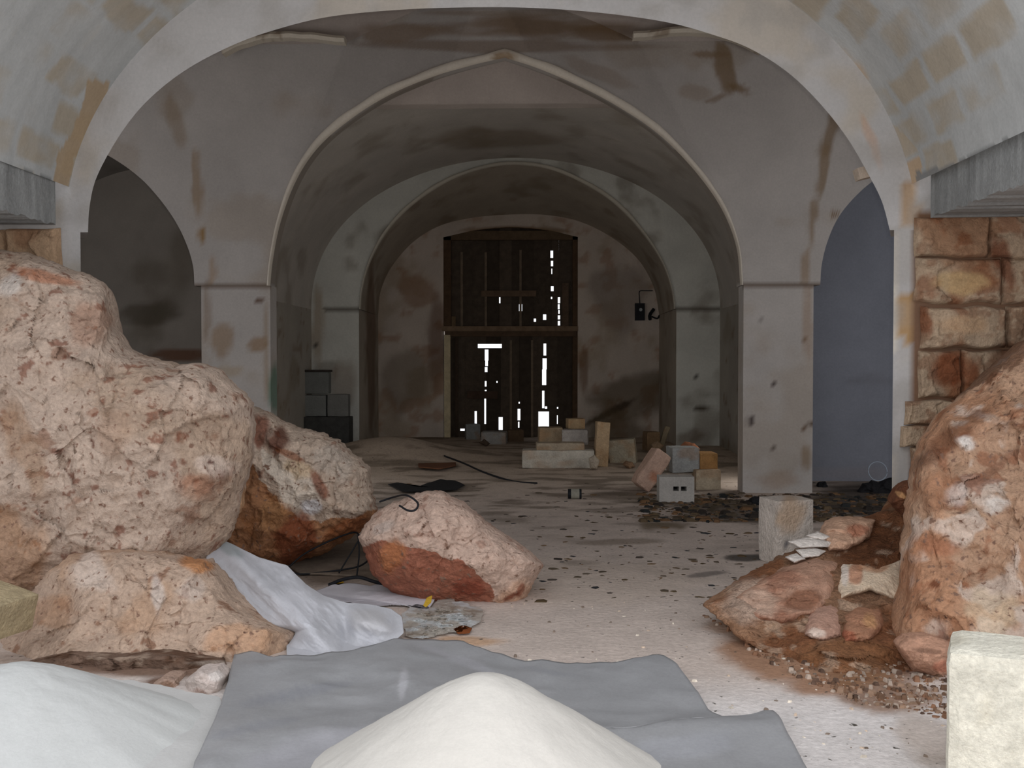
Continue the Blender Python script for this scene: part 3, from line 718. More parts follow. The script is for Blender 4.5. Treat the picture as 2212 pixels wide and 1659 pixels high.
PALE = rgb(184, 164, 148); TAN = rgb(184, 150, 124); RUST = rgb(150, 82, 48); RED = rgb(136, 66, 44); WHT = rgb(222, 214, 206)
PITS = ('n', 9, 0.64, 0.72, rgb(140, 102, 80), 0.6)
rock('boulder', 'huge pale pitted boulder filling the left edge and rising to the vault', [(-260, 515), (0, 540), (60, 548), (130, 572), (190, 592), (230, 622), (234, 660), (242, 700), (264, 736), (292, 760), (330, 772), (385, 787), (430, 783), (470, 795), (500, 825), (530, 850), (545, 870), (549, 920), (545, 980), (532, 1040), (520, 1100), (492, 1165), (440, 1225), (390, 1310), (200, 1360), (-100, 1370), (-330, 1300), (-360, 800)],
     (150, 950), 5.68, 0.46, 0.42, PALE, seed=31, n=460, m=150, amp=0.10, fr=2.0, fine=0.035, ops=[
     ('n', 2.2, 0.52, 0.66, rgb(170, 146, 124), 0.6), PITS, ('n', 16, 0.66, 0.72, rgb(120, 70, 50), 0.7),
     ('b', 110, 600, 90, 16, 12, rgb(176, 116, 84), 0.7), ('b', 200, 700, 50, 60, 50, rgb(150, 108, 84), 0.5), ('b', 20, 620, 40, 30, 0, WHT, 0.6),
     ('b', 40, 1190, 70, 120, -10, rgb(160, 120, 86), 0.6), ('b', 470, 1010, 60, 30, 0, rgb(214, 196, 184), 0.5), ('b', 430, 1060, 70, 40, 0, rgb(172, 122, 96), 0.35),
     ('b', 50, 960, 40, 110, -20, rgb(160, 130, 104), 0.6), ('b', 250, 950, 40, 60, 0, rgb(160, 128, 104), 0.4), ('b', 455, 1000, 8, 6, 0, rgb(80, 40, 30), 0.9), ('b', 524, 1090, 6, 60, 8, rgb(190, 140, 90), 0.7)])
rock('boulder', 'low pinkish rock under the huge boulder, next to the pale fleece', [(25, 1345), (60, 1290), (100, 1240), (150, 1200), (240, 1188), (320, 1196), (400, 1212), (445, 1212), (500, 1288), (560, 1336), (640, 1368), (622, 1420), (612, 1500), (500, 1510), (400, 1512), (250, 1512), (100, 1500), (-10, 1490), (-20, 1420)],
     (310, 1360), lambda px, py: 5.12-0.25*sstep(1250, 1450, py), 0.25, 0.5, rgb(188, 164, 145), seed=37, n=320, m=90, amp=0.08, fr=2.6, ops=[
     ('n', 3, 0.52, 0.66, rgb(180, 146, 118), 0.6), ('n', 15, 0.66, 0.72, rgb(130, 90, 66), 0.7), ('b', 190, 1240, 60, 50, 0, rgb(206, 190, 178), 0.7), ('b', 120, 1330, 60, 40, 0, rgb(176, 140, 112), 0.6),
     ('b', 420, 1215, 40, 18, 20, rgb(190, 128, 76), 0.8), ('b', 340, 1290, 16, 50, 0, rgb(214, 204, 196), 0.6), ('b', 420, 1270, 40, 30, 0, rgb(204, 190, 180), 0.5), ('b', 500, 1380, 80, 40, 0, rgb(208, 160, 122), 0.5)])
rock('boulder', 'jagged boulder streaked white and rust, leaning behind the huge pale one', [(420, 1100), (440, 980), (500, 900), (548, 878), (575, 888), (600, 908), (650, 924), (700, 935), (738, 958), (768, 985), (795, 1008), (800, 1040), (806, 1088), (812, 1112), (775, 1150), (700, 1192), (632, 1222), (560, 1225), (470, 1210)],
     (640, 1070), 6.95, 0.35, 0.5, rgb(196, 176, 158), seed=41, n=300, m=90, amp=0.09, fr=3.2, jag=7, ops=[
     ('n', 12, 0.60, 0.68, rgb(122, 70, 46), 0.7),
     ('p', [(500, 960), (545, 1000), (560, 1040), (600, 1080), (625, 1110), (690, 1130), (760, 1120), (830, 1090), (830, 1200), (600, 1260), (420, 1260), (420, 960)], rgb(158, 108, 70), 0.9, 14),
     ('b', 640, 1165, 50, 60, 20, rgb(124, 64, 40), 0.8), ('b', 590, 1110, 40, 50, 0, rgb(188, 140, 96), 0.6), ('b', 600, 955, 30, 34, 30, rgb(96, 50, 34), 0.85), ('b', 560, 930, 26, 40, 0, rgb(120, 62, 40), 0.8),
     ('p', [(560, 965), (580, 985), (600, 1000), (640, 1000), (680, 1020), (700, 1050), (690, 1110), (650, 1105), (610, 1080), (590, 1030), (565, 1000)], rgb(216, 202, 186), 0.95, 12),
     ('b', 640, 1010, 40, 20, 20, rgb(212, 186, 154), 0.8), ('b', 690, 1045, 14, 34, -25, rgb(132, 72, 44), 0.8), ('b', 675, 1095, 26, 18, 0, rgb(222, 220, 222), 0.8), ('b', 630, 985, 46, 10, 25, rgb(150, 92, 58), 0.7),
     ('b', 720, 1000, 50, 40, 30, rgb(192, 178, 164), 0.8), ('b', 750, 1140, 70, 18, -28, rgb(150, 88, 52), 0.7)])
rock('boulder', 'pinkish boulder with a red earth smear, alone on the floor before the arch', [(776, 1160), (790, 1130), (815, 1105), (850, 1085), (900, 1066), (948, 1061), (1000, 1088), (1050, 1128), (1100, 1162), (1150, 1198), (1173, 1220), (1160, 1250), (1135, 1292), (1105, 1318), (1040, 1322), (980, 1318), (900, 1306), (850, 1282), (803, 1240)],
     (970, 1190), 5.98, 0.3, 0.4, rgb(194, 168, 152), seed=43, n=300, m=90, amp=0.06, fr=3.0, jag=4, ops=[
     ('n', 14, 0.64, 0.70, rgb(150, 110, 92), 0.5),
     ('p', [(782, 1180), (830, 1165), (870, 1180), (920, 1185), (950, 1200), (1000, 1215), (1030, 1240), (1060, 1262), (1075, 1290), (1060, 1330), (850, 1330), (780, 1230)], rgb(150, 90, 68), 0.92, 12),
     ('b', 840, 1200, 34, 44, 30, rgb(172, 112, 74), 0.8), ('b', 1110, 1285, 50, 30, -20, rgb(196, 160, 136), 0.9), ('b', 1100, 1290, 26, 8, -30, rgb(130, 66, 44), 0.8), ('b', 1125, 1275, 8, 20, 20, rgb(130, 66, 44), 0.7),
     ('b', 1020, 1270, 40, 24, 0, rgb(132, 60, 42), 0.6), ('b', 830, 1140, 30, 14, -30, rgb(188, 176, 168), 0.5)])

# right bank
rock('boulder', 'big reddish rock bank filling the right edge below the bare stonework', [(2760, 640), (2480, 650), (2212, 735), (2150, 790), (2090, 850), (2030, 905), (1995, 960), (1984, 1010), (1978, 1060), (1968, 1120), (1963, 1200), (1960, 1290), (1940, 1370), (1955, 1440), (2010, 1500), (2100, 1540), (2300, 1580), (2650, 1600), (2840, 1500), (2880, 1000)],
     (2200, 1150), lambda px, py: 5.65-0.95*np.clip((py-760)/720, 0, 1.1), 0.22, 0.5, rgb(184, 150, 124), seed=51, n=380, m=120, amp=0.11, fr=2.4, jag=7, ops=[
     ('n', 2.4, 0.50, 0.60, rgb(178, 130, 98), 0.7), ('n', 5.5, 0.60, 0.68, rgb(214, 200, 188), 0.6), ('n', 10, 0.62, 0.69, rgb(138, 84, 56), 0.6),
     ('p', [(1980, 920), (2060, 860), (2230, 770), (2240, 700), (1960, 700)], rgb(96, 62, 42), 0.7, 14),
     ('b', 2050, 950, 120, 26, -36, rgb(104, 66, 46), 0.7), ('b', 2020, 1060, 40, 70, 0, rgb(168, 122, 92), 0.8), ('b', 2085, 960, 26, 18, 30, WHT, 0.9), ('b', 2150, 1090, 34, 22, 0, WHT, 0.8), ('b', 2070, 1070, 34, 26, 0, rgb(200, 184, 176), 0.7),
     ('b', 2150, 1010, 90, 12, -35, rgb(128, 84, 62), 0.6), ('b', 2030, 1180, 60, 26, 0, rgb(160, 104, 76), 0.6), ('b', 2140, 1330, 60, 60, 0, rgb(206, 184, 156), 0.6), ('b', 2020, 1262, 10, 10, 0, rgb(100, 56, 36), 0.8),
     ('b', 2010, 1420, 60, 34, 0, rgb(178, 142, 118), 0.7), ('b', 1970, 1240, 26, 100, 0, rgb(160, 116, 88), 0.6)], cat='rock')
rock('earth_mound', 'mound of loose red earth spilling through the right side of the arch', [(1520, 1310), (1590, 1262), (1680, 1208), (1760, 1168), (1860, 1122), (1925, 1100), (1955, 1070), (1976, 1020), (2060, 980), (2150, 1100), (2150, 1520), (1990, 1560), (1850, 1520), (1720, 1450), (1600, 1380)],
     (1850, 1320), lambda px, py: 4.65+np.clip((1450-py)/340, 0, 1.35)*1.42, 0.10, 0.3, rgb(152, 116, 90), seed=53, n=300, m=90, pw=3, amp=0.07, fr=3.4, material='soil', jag=8, var=0.3, cat='earth', ops=[
     ('n', 4, 0.5, 0.62, rgb(132, 84, 54), 0.8), ('b', 1890, 1180, 90, 60, -20, rgb(104, 66, 42), 0.85), ('b', 1620, 1300, 100, 60, -10, rgb(190, 166, 148), 0.85), ('b', 1900, 1180, 60, 30, 0, rgb(98, 62, 40), 0.6),
     ('b', 1720, 1260, 70, 26, -15, rgb(176, 112, 80), 0.7), ('b', 1840, 1420, 120, 50, 0, rgb(140, 96, 64), 0.8), ('b', 1960, 1050, 22, 60, 15, rgb(120, 62, 36), 0.9), ('n', 9, 0.62, 0.68, rgb(206, 180, 156), 0.5)])
def small_rock(label, outline, c, Y, Hf, base, ops=(), seed=0, amp=0.03, name='rock', cat='rock', group=None, jag=3, n=110, m=34, Hb=0.18, pw=2.6, fine=0.012):
    return rock(name, label, outline, c, Y, Hf, Hb, base, ops, seed, n, m, pw, amp, 6, 'stone', jag, cat, group, fine=fine)
Ym = lambda px, py: 4.65+np.clip((1450-py)/340, 0, 1.35)*1.42-0.08
small_rock('broad reddish rock in the middle of the earth mound', [(1590, 1290), (1640, 1255), (1700, 1225), (1770, 1200), (1815, 1215), (1800, 1290), (1760, 1330), (1690, 1350), (1620, 1335)], (1700, 1285), Ym, 0.10, rgb(180, 142, 120), [('n', 3, 0.5, 0.6, rgb(152, 104, 82), 0.7), ('b', 1630, 1300, 50, 40, 0, rgb(204, 176, 156), 0.7), ('b', 1740, 1290, 50, 26, -20, rgb(128, 82, 58), 0.7)], 61, 0.05)
small_rock('pale wedge-shaped rock with an orange stain, against the rock bank', [(1808, 1250), (1815, 1215), (1850, 1218), (1900, 1226), (1962, 1203), (1960, 1292), (1930, 1296), (1880, 1276), (1812, 1296)], (1875, 1252), Ym, 0.12, rgb(216, 196, 172), [('b', 1850, 1240, 20, 34, 10, rgb(180, 122, 92), 0.75), ('b', 1890, 1222, 40, 14, 0, rgb(190, 130, 90), 0.6), ('b', 1825, 1235, 14, 28, 0, rgb(224, 214, 206), 0.7)], 63, 0.02)
small_rock('rounded pink rock at the foot of the mound, left of the wedge rock', [(1738, 1340), (1760, 1308), (1795, 1303), (1822, 1325), (1818, 1375), (1775, 1388), (1736, 1372)], (1780, 1346), Ym, 0.12, rgb(176, 140, 122), [('b', 1765, 1368, 24, 14, 0, rgb(224, 206, 192), 0.8)], 65, 0.03)
small_rock('rust-stained rock below the pale wedge rock', [(1820, 1330), (1850, 1308), (1900, 1312), (1912, 1350), (1880, 1385), (1820, 1388)], (1865, 1348), Ym, 0.11, rgb(168, 124, 98), [('b', 1830, 1375, 30, 14, 0, rgb(158, 88, 64), 0.7), ('b', 1880, 1340, 20, 22, 0, rgb(206, 160, 110), 0.5)], 67, 0.03)
small_rock('tan rock on top of the earth mound, behind the block', [(1772, 1168), (1784, 1130), (1806, 1117), (1860, 1118), (1890, 1124), (1880, 1160), (1830, 1190), (1790, 1192)], (1825, 1152), lambda px, py: Ym(px, py)+0.02, 0.10, rgb(204, 166, 140), [('b', 1850, 1150, 30, 16, 0, rgb(170, 96, 66), 0.6)], 69, 0.03)
small_rock('flat red-brown stone at the corner of the rock bank', [(1938, 1395), (1960, 1375), (2010, 1372), (2060, 1392), (2072, 1440), (2040, 1468), (1975, 1452)], (2005, 1420), lambda px, py: 4.52+0*px, 0.10, rgb(186, 144, 120), [('b', 2000, 1405, 36, 8, 5, rgb(120, 90, 74), 0.7), ('b', 2040, 1440, 30, 16, 0, rgb(190, 120, 96), 0.6)], 71, 0.03)
small_rock('dark rust stone wedged between pier and rock bank', [(1925, 1085), (1940, 1055), (1958, 1040), (1978, 1036), (1985, 1066), (1970, 1100), (1950, 1116)], (1958, 1076), lambda px, py: 5.95+0*px, 0.1, rgb(120, 78, 56), [('b', 1948, 1070, 18, 6, 30, rgb(220, 170, 120), 0.7)], 73, 0.03)
# white plaster shards on the mound beside the block
for k, (ol, cc) in enumerate([([(1700, 1170), (1750, 1160), (1802, 1172), (1790, 1182), (1730, 1184)], (1750, 1172)),
                              ([(1718, 1188), (1760, 1184), (1785, 1190), (1768, 1202), (1735, 1206)], (1752, 1195)),
                              ([(1742, 1158), (1768, 1148), (1796, 1160), (1780, 1168)], (1768, 1159)),
                              ([(1696, 1204), (1722, 1196), (1740, 1208), (1716, 1216)], (1718, 1206))]):
    small_rock(['long white plaster shard on the mound beside the pale block', 'second white shard just below the long one', 'small pale shard above the long white shard', 'lowest little pale shard at the block foot'][k],
               ol, cc, lambda px, py: Ym(px, py)-0.05, 0.03, rgb(220, 212, 204), (), 80+k, 0.01, 'plaster_shard', 'rubble', 'plaster shards on the mound', 1.5, 60, 16, 0.04)
# rubble left front
small_rock('mottled pink and white stone at the left edge of the grey sheet', [(400, 1470), (430, 1445), (470, 1442), (490, 1460), (478, 1500), (445, 1520), (405, 1515)], (445, 1482), lambda px, py: 4.28+0*px, 0.10, rgb(206, 192, 184), [('b', 430, 1500, 20, 16, 0, rgb(160, 130, 116), 0.7), ('b', 465, 1462, 22, 14, 0, rgb(222, 214, 208), 0.7)], 91, 0.03)
small_rock('small brown stone beside the mottled stone', [(330, 1478), (352, 1462), (384, 1466), (392, 1492), (372, 1512), (340, 1506)], (362, 1488), lambda px, py: 4.32+0*px, 0.07, rgb(176, 150, 134), [('b', 360, 1480, 16, 10, 0, rgb(120, 90, 70), 0.7)], 93, 0.02)
small_rock('low brown earth clod under the left rocks', [(60, 1430), (140, 1412), (260, 1418), (360, 1414), (480, 1424), (492, 1444), (380, 1462), (240, 1456), (120, 1470), (50, 1460)], (270, 1440), lambda px, py: 4.56+0*px, 0.02, rgb(120, 98, 84), [('n', 9, 0.5, 0.6, rgb(92, 66, 50), 0.8), ('b', 450, 1432, 60, 10, 0, rgb(184, 172, 160), 0.8), ('n', 16, 0.58, 0.64, rgb(176, 156, 138), 0.6)], 95, 0.05, 'earth_clod', 'earth')

# ================================================================== HEAPS, SHEETS
def heap(name, label, cx, cy, r, h, ex, seed, base, ops=(), sx=1.0):
    n, m = 200, 80
    th = np.linspace(0, 2*math.pi, n, endpoint=False)[None]; rr = np.linspace(0, 1, m)[:, None]
    lump = 1+0.22*(fbm(np.stack([np.cos(th)*2.2+5, np.sin(th)*2.2, 0*th], -1), 4, seed)-0.5)
    lump = 1+(lump-1)*rr**1.5
    X = cx+sx*r*rr*lump*np.cos(th); Y = cy+r*rr*lump*np.sin(th)
    e_ = 0.035
    Z = h*(math.sqrt(1+e_)-np.sqrt(rr**2+e_))/(math.sqrt(1+e_)-math.sqrt(e_)) + 0.02*(fbm(np.stack([X*9, Y*9, 0*X], -1), 4, seed)-0.5)*(1-rr**4)
    Z = Z+0.012
    mb = MB().grid(np.stack([X, Y, Z+0*th], -1), wrap=True)
    o = mb.build(name, M['sand'], base=base, ops=ops, var=0.04, seed=seed, smooth=True, loc=(cx, cy, 0))
    return tag(o, label, 'heap')
c0 = P(1045, 1659, 3.22)
heap('powder_heap', 'pointed heap of white stone powder on the grey sheet, front centre', float(c0[0]), 3.22, 0.66, 0.375, 1, 3, rgb(206, 203, 196), sx=0.92)
c1 = P(25, 1500, 3.62)
heap('powder_heap', 'wide bluish-white powder heap in the bottom left corner', float(c1[0]), 3.62, 0.62, 0.275, 1, 8, rgb(200, 202, 200), sx=1.05)
# thin spill of white powder between the heap and the sheet
def patch(outline, c, posfn, n=160, m=50, jag=3, seed=0, jit=0.0):
    c = np.array(c, float); o = resample_closed(outline, n); d = o-c; L = np.linalg.norm(d, axis=1)
    o = o+d/L[:, None]*((fbm(np.stack([o[:, 0]/22, o[:, 1]/22, 0*L+seed], -1), 3, seed)-0.5)*2*jag)[:, None]
    r = np.linspace(0, 1, m)[:, None]
    px = c[0]+r*(o[None, :, 0]-c[0]); py = c[1]+r*(o[None, :, 1]-c[1])
    return MB().grid(posfn(px, py, r), wrap=True)
def onfloor(z0, wr=0.0, fr=3.0, seed=0, edge=0.0):
    def f(px, py, r):
        g = G(px, py, 0.0)
        z = z0+wr*(ridge(np.stack([g[..., 0]*fr, g[..., 1]*fr*0.8, 0*px], -1), 3, seed)**1.5) + edge*(1-r)
        z = z+floorz(g[..., 0], g[..., 1])
        g[..., 2] += z
        return g
    return f
mb = patch([(120, 1475), (220, 1468), (330, 1480), (400, 1498), (472, 1512), (480, 1530), (430, 1700), (200, 1760), (60, 1600)], (300, 1600), onfloor(0.006, 0.012, 3, 3, 0.02), jag=4, seed=5)
o = mb.build('powder_spill', M['sand'], base=rgb(196, 196, 194), var=0.1, seed=5, smooth=True, loc=G(300, 1600)); tag(o, 'thin white powder spill between the corner heap and the grey sheet', 'powder')

def solid(o, t=0.004):
    md = o.modifiers.new('thickness', 'SOLIDIFY'); md.thickness = t; md.offset = 0
    return o
sheet_ol = [(505, 1432), (540, 1428), (590, 1440), (660, 1440), (760, 1428), (850, 1402), (930, 1398), (1000, 1402), (1060, 1422), (1130, 1438), (1200, 1440), (1290, 1446), (1365, 1442), (1428, 1430), (1460, 1452), (1500, 1502), (1530, 1545), (1560, 1572), (1610, 1568), (1668, 1556), (1695, 1600), (1745, 1680), (1780, 1760), (1300, 1900), (400, 1800), (420, 1680), (455, 1600), (484, 1520), (498, 1470)]
mb = patch(sheet_ol, (1000, 1640), onfloor(0.010, 0.055, 2.2, 6), n=260, m=80, jag=2, seed=6)
o = mb.build('groundsheet', M['sheet'], base=rgb(150, 151, 153), var=0.12, freq=2.5, seed=7, smooth=True, loc=G(1000, 1600), ops=[
    ('b', 640, 1500, 160, 16, -12, rgb(134, 136, 142), 0.6), ('b', 700, 1620, 200, 60, -12, rgb(172, 172, 178), 0.6), ('b', 870, 1480, 12, 40, 10, rgb(186, 186, 190), 0.6), ('b', 1450, 1620, 160, 30, -10, rgb(164, 166, 172), 0.5),
    ('b', 560, 1570, 130, 12, -12, rgb(134, 136, 142), 0.5), ('b', 1180, 1450, 60, 8, 10, rgb(134, 136, 142), 0.4), ('b', 1000, 1430, 120, 10, 20, rgb(170, 170, 176), 0.4)])
solid(o, 0.003); tag(o, 'grey plastic groundsheet spread flat beneath the pointed white heap', 'plastic sheet')

fle_ol = [(472, 1163), (500, 1175), (560, 1205), (620, 1222), (660, 1262), (700, 1288), (750, 1302), (800, 1306), (845, 1316), (868, 1332), (872, 1368), (850, 1388), (812, 1392), (850, 1412), (800, 1428), (740, 1440), (620, 1446), (618, 1402), (638, 1366), (590, 1350), (540, 1320), (500, 1275), (460, 1225), (444, 1206)]
def fleece_pos(px, py, r):
    Y = 5.72-(py-1165)/275*1.03
    # folds: a long ridge following the arm, a puffy roll on the right, a crease between
    lump = 0.15*np.exp(-(((px-805)/52)**4+((py-1346-(px-805)*0.25)/27)**2)) + 0.13*np.exp(-(((px-668)/48)**2+((py-1330)/70)**2)) - 0.05*np.exp(-(((px-748)/14)**2+((py-1360)/60)**2))
    t = (px-470)*0.72+(py-1170)*0.69; u = -(px-470)*0.69+(py-1170)*0.72
    arm = 0.10*np.exp(-(u/26)**2)*sstep(0, 60, t)
    wr = 0.045*(ridge(np.stack([t/55, u/26, 0*px], -1), 3, 5)-0.5)
    edge = 1-r**6
    off = (lump+arm+wr)*edge + 0.03
    p = P(px, py, Y-off)
    p[..., 2] = np.maximum(p[..., 2], 0.022)
    return p
mb = patch(fle_ol, (690, 1350), fleece_pos, n=300, m=90, jag=2, seed=9)
o = mb.build('fleece_cloth', M['fleece'], base=rgb(186, 187, 192), var=0.06, seed=9, smooth=True, loc=G(690, 1400), ops=[
    ('b', 640, 1330, 60, 60, 30, rgb(206, 207, 213), 0.6), ('b', 500, 1190, 40, 16, 30, rgb(150, 158, 160), 0.7), ('b', 800, 1345, 60, 30, 0, rgb(190, 188, 188), 0.5)])
solid(o, 0.004); tag(o, 'pale grey fleece draped down the low rock onto the groundsheet', 'cloth')

def clump(outline, c, lift, seed, base, name, label, cat, ops=(), material='plastic', amp=0.06, n=160, m=50, fr=7, jag=5, th=0.002, zmin=0.012, smooth=True):
    def f(px, py, r):
        g = G(px, py, 0.0)
        z = lift*(1-r**3)+amp*(ridge(g*fr+seed, 3, seed)-0.4)*(1-r**8)
        Y = g[..., 1]-z*0.6
        p = P(px, py, Y); p[..., 2] = np.maximum(p[..., 2], zmin)
        return p
    o = patch(outline, c, f, n, m, jag, seed).build(name, M[material], base=base, ops=ops, var=0.15, freq=6, seed=seed, smooth=smooth, loc=G(*c))
    solid(o, th)
    return tag(o, label, cat)
clump([(680, 1280), (720, 1266), (748, 1262), (800, 1270), (842, 1262), (856, 1250), (900, 1268), (946, 1288), (938, 1304), (922, 1322), (900, 1314), (860, 1312), (800, 1312), (740, 1304), (700, 1294)], (815, 1290), 0.09, 12, rgb(206, 204, 210), 'plastic_film', 'milky plastic film crumpled behind the fleece roll', 'plastic film', amp=0.07, ops=[('b', 790, 1300, 110, 6, 8, rgb(150, 148, 156), 0.6)], material='fleece')
clump([(868, 1330), (900, 1312), (930, 1318), (962, 1296), (1000, 1305), (1030, 1318), (1042, 1340), (1020, 1362), (980, 1366), (940, 1378), (900, 1384), (872, 1380)], (950, 1342), 0.04, 14, rgb(200, 194, 184), 'plastic_bag', 'clear crumpled plastic bag between the fleece and the red-smeared boulder', 'plastic bag', amp=0.17, fr=20, jag=16, smooth=False, ops=[('n', 14, 0.5, 0.6, rgb(222, 228, 230), 0.8), ('n', 18, 0.56, 0.64, rgb(140, 124, 104), 0.6)])
clump([(914, 1340), (922, 1322), (934, 1316), (932, 1332), (920, 1344)], (924, 1330), 0.08, 15, rgb(214, 176, 60), 'paper_scrap', 'yellow scrap caught in the clear plastic bag', 'scrap', amp=0.01, n=40, m=10, jag=1, material='litter', zmin=0.08)
clump([(716, 1262), (738, 1256), (744, 1264), (730, 1268)], (731, 1262), 0.05, 16, rgb(190, 150, 40), 'paper_scrap', 'yellow scrap behind the milky plastic film', 'scrap', amp=0.01, n=40, m=10, jag=1, material='litter')
clump([(980, 1364), (1000, 1356), (1020, 1362), (1014, 1372), (990, 1374)], (1000, 1366), 0.02, 17, rgb(130, 72, 36), 'dry_leaf', 'rust-brown dry leaf at the end of the clear bag', 'leaf', amp=0.02, n=40, m=10, jag=2, material='litter')
clump([(624, 1228), (700, 1185), (772, 1152), (790, 1180), (812, 1225), (828, 1262), (760, 1248), (690, 1244), (650, 1244)], (725, 1210), 0.02, 18, rgb(116, 104, 92), 'board_scrap', 'dark grey-brown board lying under the rust-streaked boulder', 'board', amp=0.02, n=80, m=20, jag=2, material='wood', th=0.012)

# cables
def cable(pts, r, label, name='cable', cat='cable', group=None, zoff=None):
    w = [P(a, b, Y) for a, b, Y in pts]
    base = w[0].copy()
    o = MB().tube(w, r, 8).build(name, M['black'], loc=base, smooth=True)
    return tag(o, label, cat, group)
cable([(622, 1226, 6.55), (660, 1195, 6.62), (720, 1165, 6.7), (765, 1150, 6.72), (778, 1160, 6.6)], 0.006, 'thin black cable looping along the bottom of the rust-streaked boulder')
cable([(622, 1230, 6.5), (645, 1240, 6.48), (700, 1236, 6.52), (770, 1225, 6.55), (800, 1208, 6.5)], 0.006, 'thin black cable lying across the grey-brown board')
cable([(732, 1238, 6.4), (755, 1200, 6.45), (776, 1165, 6.5)], 0.005, 'slanting thin wire standing left of the red-smeared boulder')
cable([(770, 1250, 6.3), (776, 1195, 6.4), (773, 1156, 6.5)], 0.005, 'upright thin wire touching the edge of the red-smeared boulder')
cable([(710, 1264, 6.2), (740, 1252, 6.2), (775, 1247, 6.2), (810, 1257, 6.2), (838, 1263, 6.15)], 0.011, 'thick black hose arching behind the milky plastic film', 'hose', 'hose')
cable([(820, 1084, 6.05), (850, 1074, 6.0), (878, 1070, 5.72), (902, 1086, 5.64), (898, 1101, 5.60), (882, 1103, 5.60), (863, 1092, 5.66)], 0.006, 'bent black wire hooked over the top of the red-smeared boulder', 'wire', 'wire')

# ================================================================== BLOCKS
def block(label, rect, Y, depth, base, rz=0.0, ry=0.0, seed=0, name='stone_block', cat='block', group=None, rest=None, material='stone', ops=(), rough=0.012, bev=0.012, flat=False):
    x0, y0, x1, y1 = rect
    a = P(x0, y1, Y); b = P(x1, y0, Y)
    w = abs(b[0]-a[0]); h = b[2]-a[2]
    cx = (a[0]+b[0])/2; zb = a[2] if rest is None else rest
    h = b[2]-zb
    cy = Y+depth/2
    n = 10
    mb = MB()
    faces = []
    lin = np.linspace(-0.5, 0.5, n)
    U, Vv = np.meshgrid(lin, lin)
    hh = 0*U+0.5
    for (X_, Y_, Z_, fl_) in ((U, -hh, Vv, False), (U, hh, Vv, True), (-hh, U, Vv, True), (hh, U, Vv, False), (U, Vv, hh, False), (U, Vv, -hh, True)):
        mb.grid(np.stack([X_, Y_, Z_], -1), flip=fl_)
    V = np.vstack(mb.V)*np.array([w, depth, h])
    # rounded worn edges
    lim = np.array([w, depth, h])/2-bev
    q = np.clip(V, -lim, lim); d = V-q; L = np.linalg.norm(d, axis=1)
    V = q + d/np.maximum(L, 1e-9)[:, None]*np.minimum(L, bev)[:, None]
    nz = np.stack([fbm(V*9+seed*3.3, 3, seed+k)-0.5 for k in range(3)], -1)
    V = V+nz*rough*2
    M3 = np.array(Matrix.Rotation(rz, 3, 'Z') @ Matrix.Rotation(ry, 3, 'Y'))
    V = V @ M3.T
    zlow = V[:, 2].min()
    V = V+np.array([cx, cy, (zb - zlow) if ry == 0 else (a[2]+b[2])/2])
    mb.V = [V]
    loc = (cx, cy, float(V[:, 2].min()))
    o = mb.build(name, M[material], base=base, ops=ops, var=0.10, freq=4, seed=seed, smooth=False, loc=loc, merge=0.0004)
    if label: tag(o, label, cat, group)
    return o
# big near blocks
block('large cream limestone block standing in the bottom right corner', (2100, 1425, 2345, 1790), 3.20, 0.32, rgb(232, 228, 212), rz=R(-24), seed=1, rest=0.0, rough=0.008, bev=0.03,
      ops=[('n', 6, 0.58, 0.66, rgb(208, 200, 178), 0.5), ('f', lambda V, px, py: (np.abs(px-(2172-(py-1590)*0.12)) < 3)*(py > 1585)*(V[:, 1] < 3.4), rgb(130, 134, 142), 0.8)])
block('pale squared block standing upright at the edge of the earth mound', (1663, 1082, 1752, 1222), 6.88, 0.26, rgb(210, 200, 190), rz=R(18), seed=2, rest=0.0, rough=0.006, bev=0.008,
      ops=[('b', 1710, 1110, 36, 40, 0, rgb(204, 172, 140), 0.7), ('b', 1700, 1175, 4, 10, 0, rgb(80, 80, 90), 0.9)])
block('tan cut block lying at the left edge below the huge boulder', (-128, 1294, 2, 1378), 4.35, 0.3, rgb(176, 160, 128), rz=R(-14), ry=R(14), seed=3, rough=0.006)

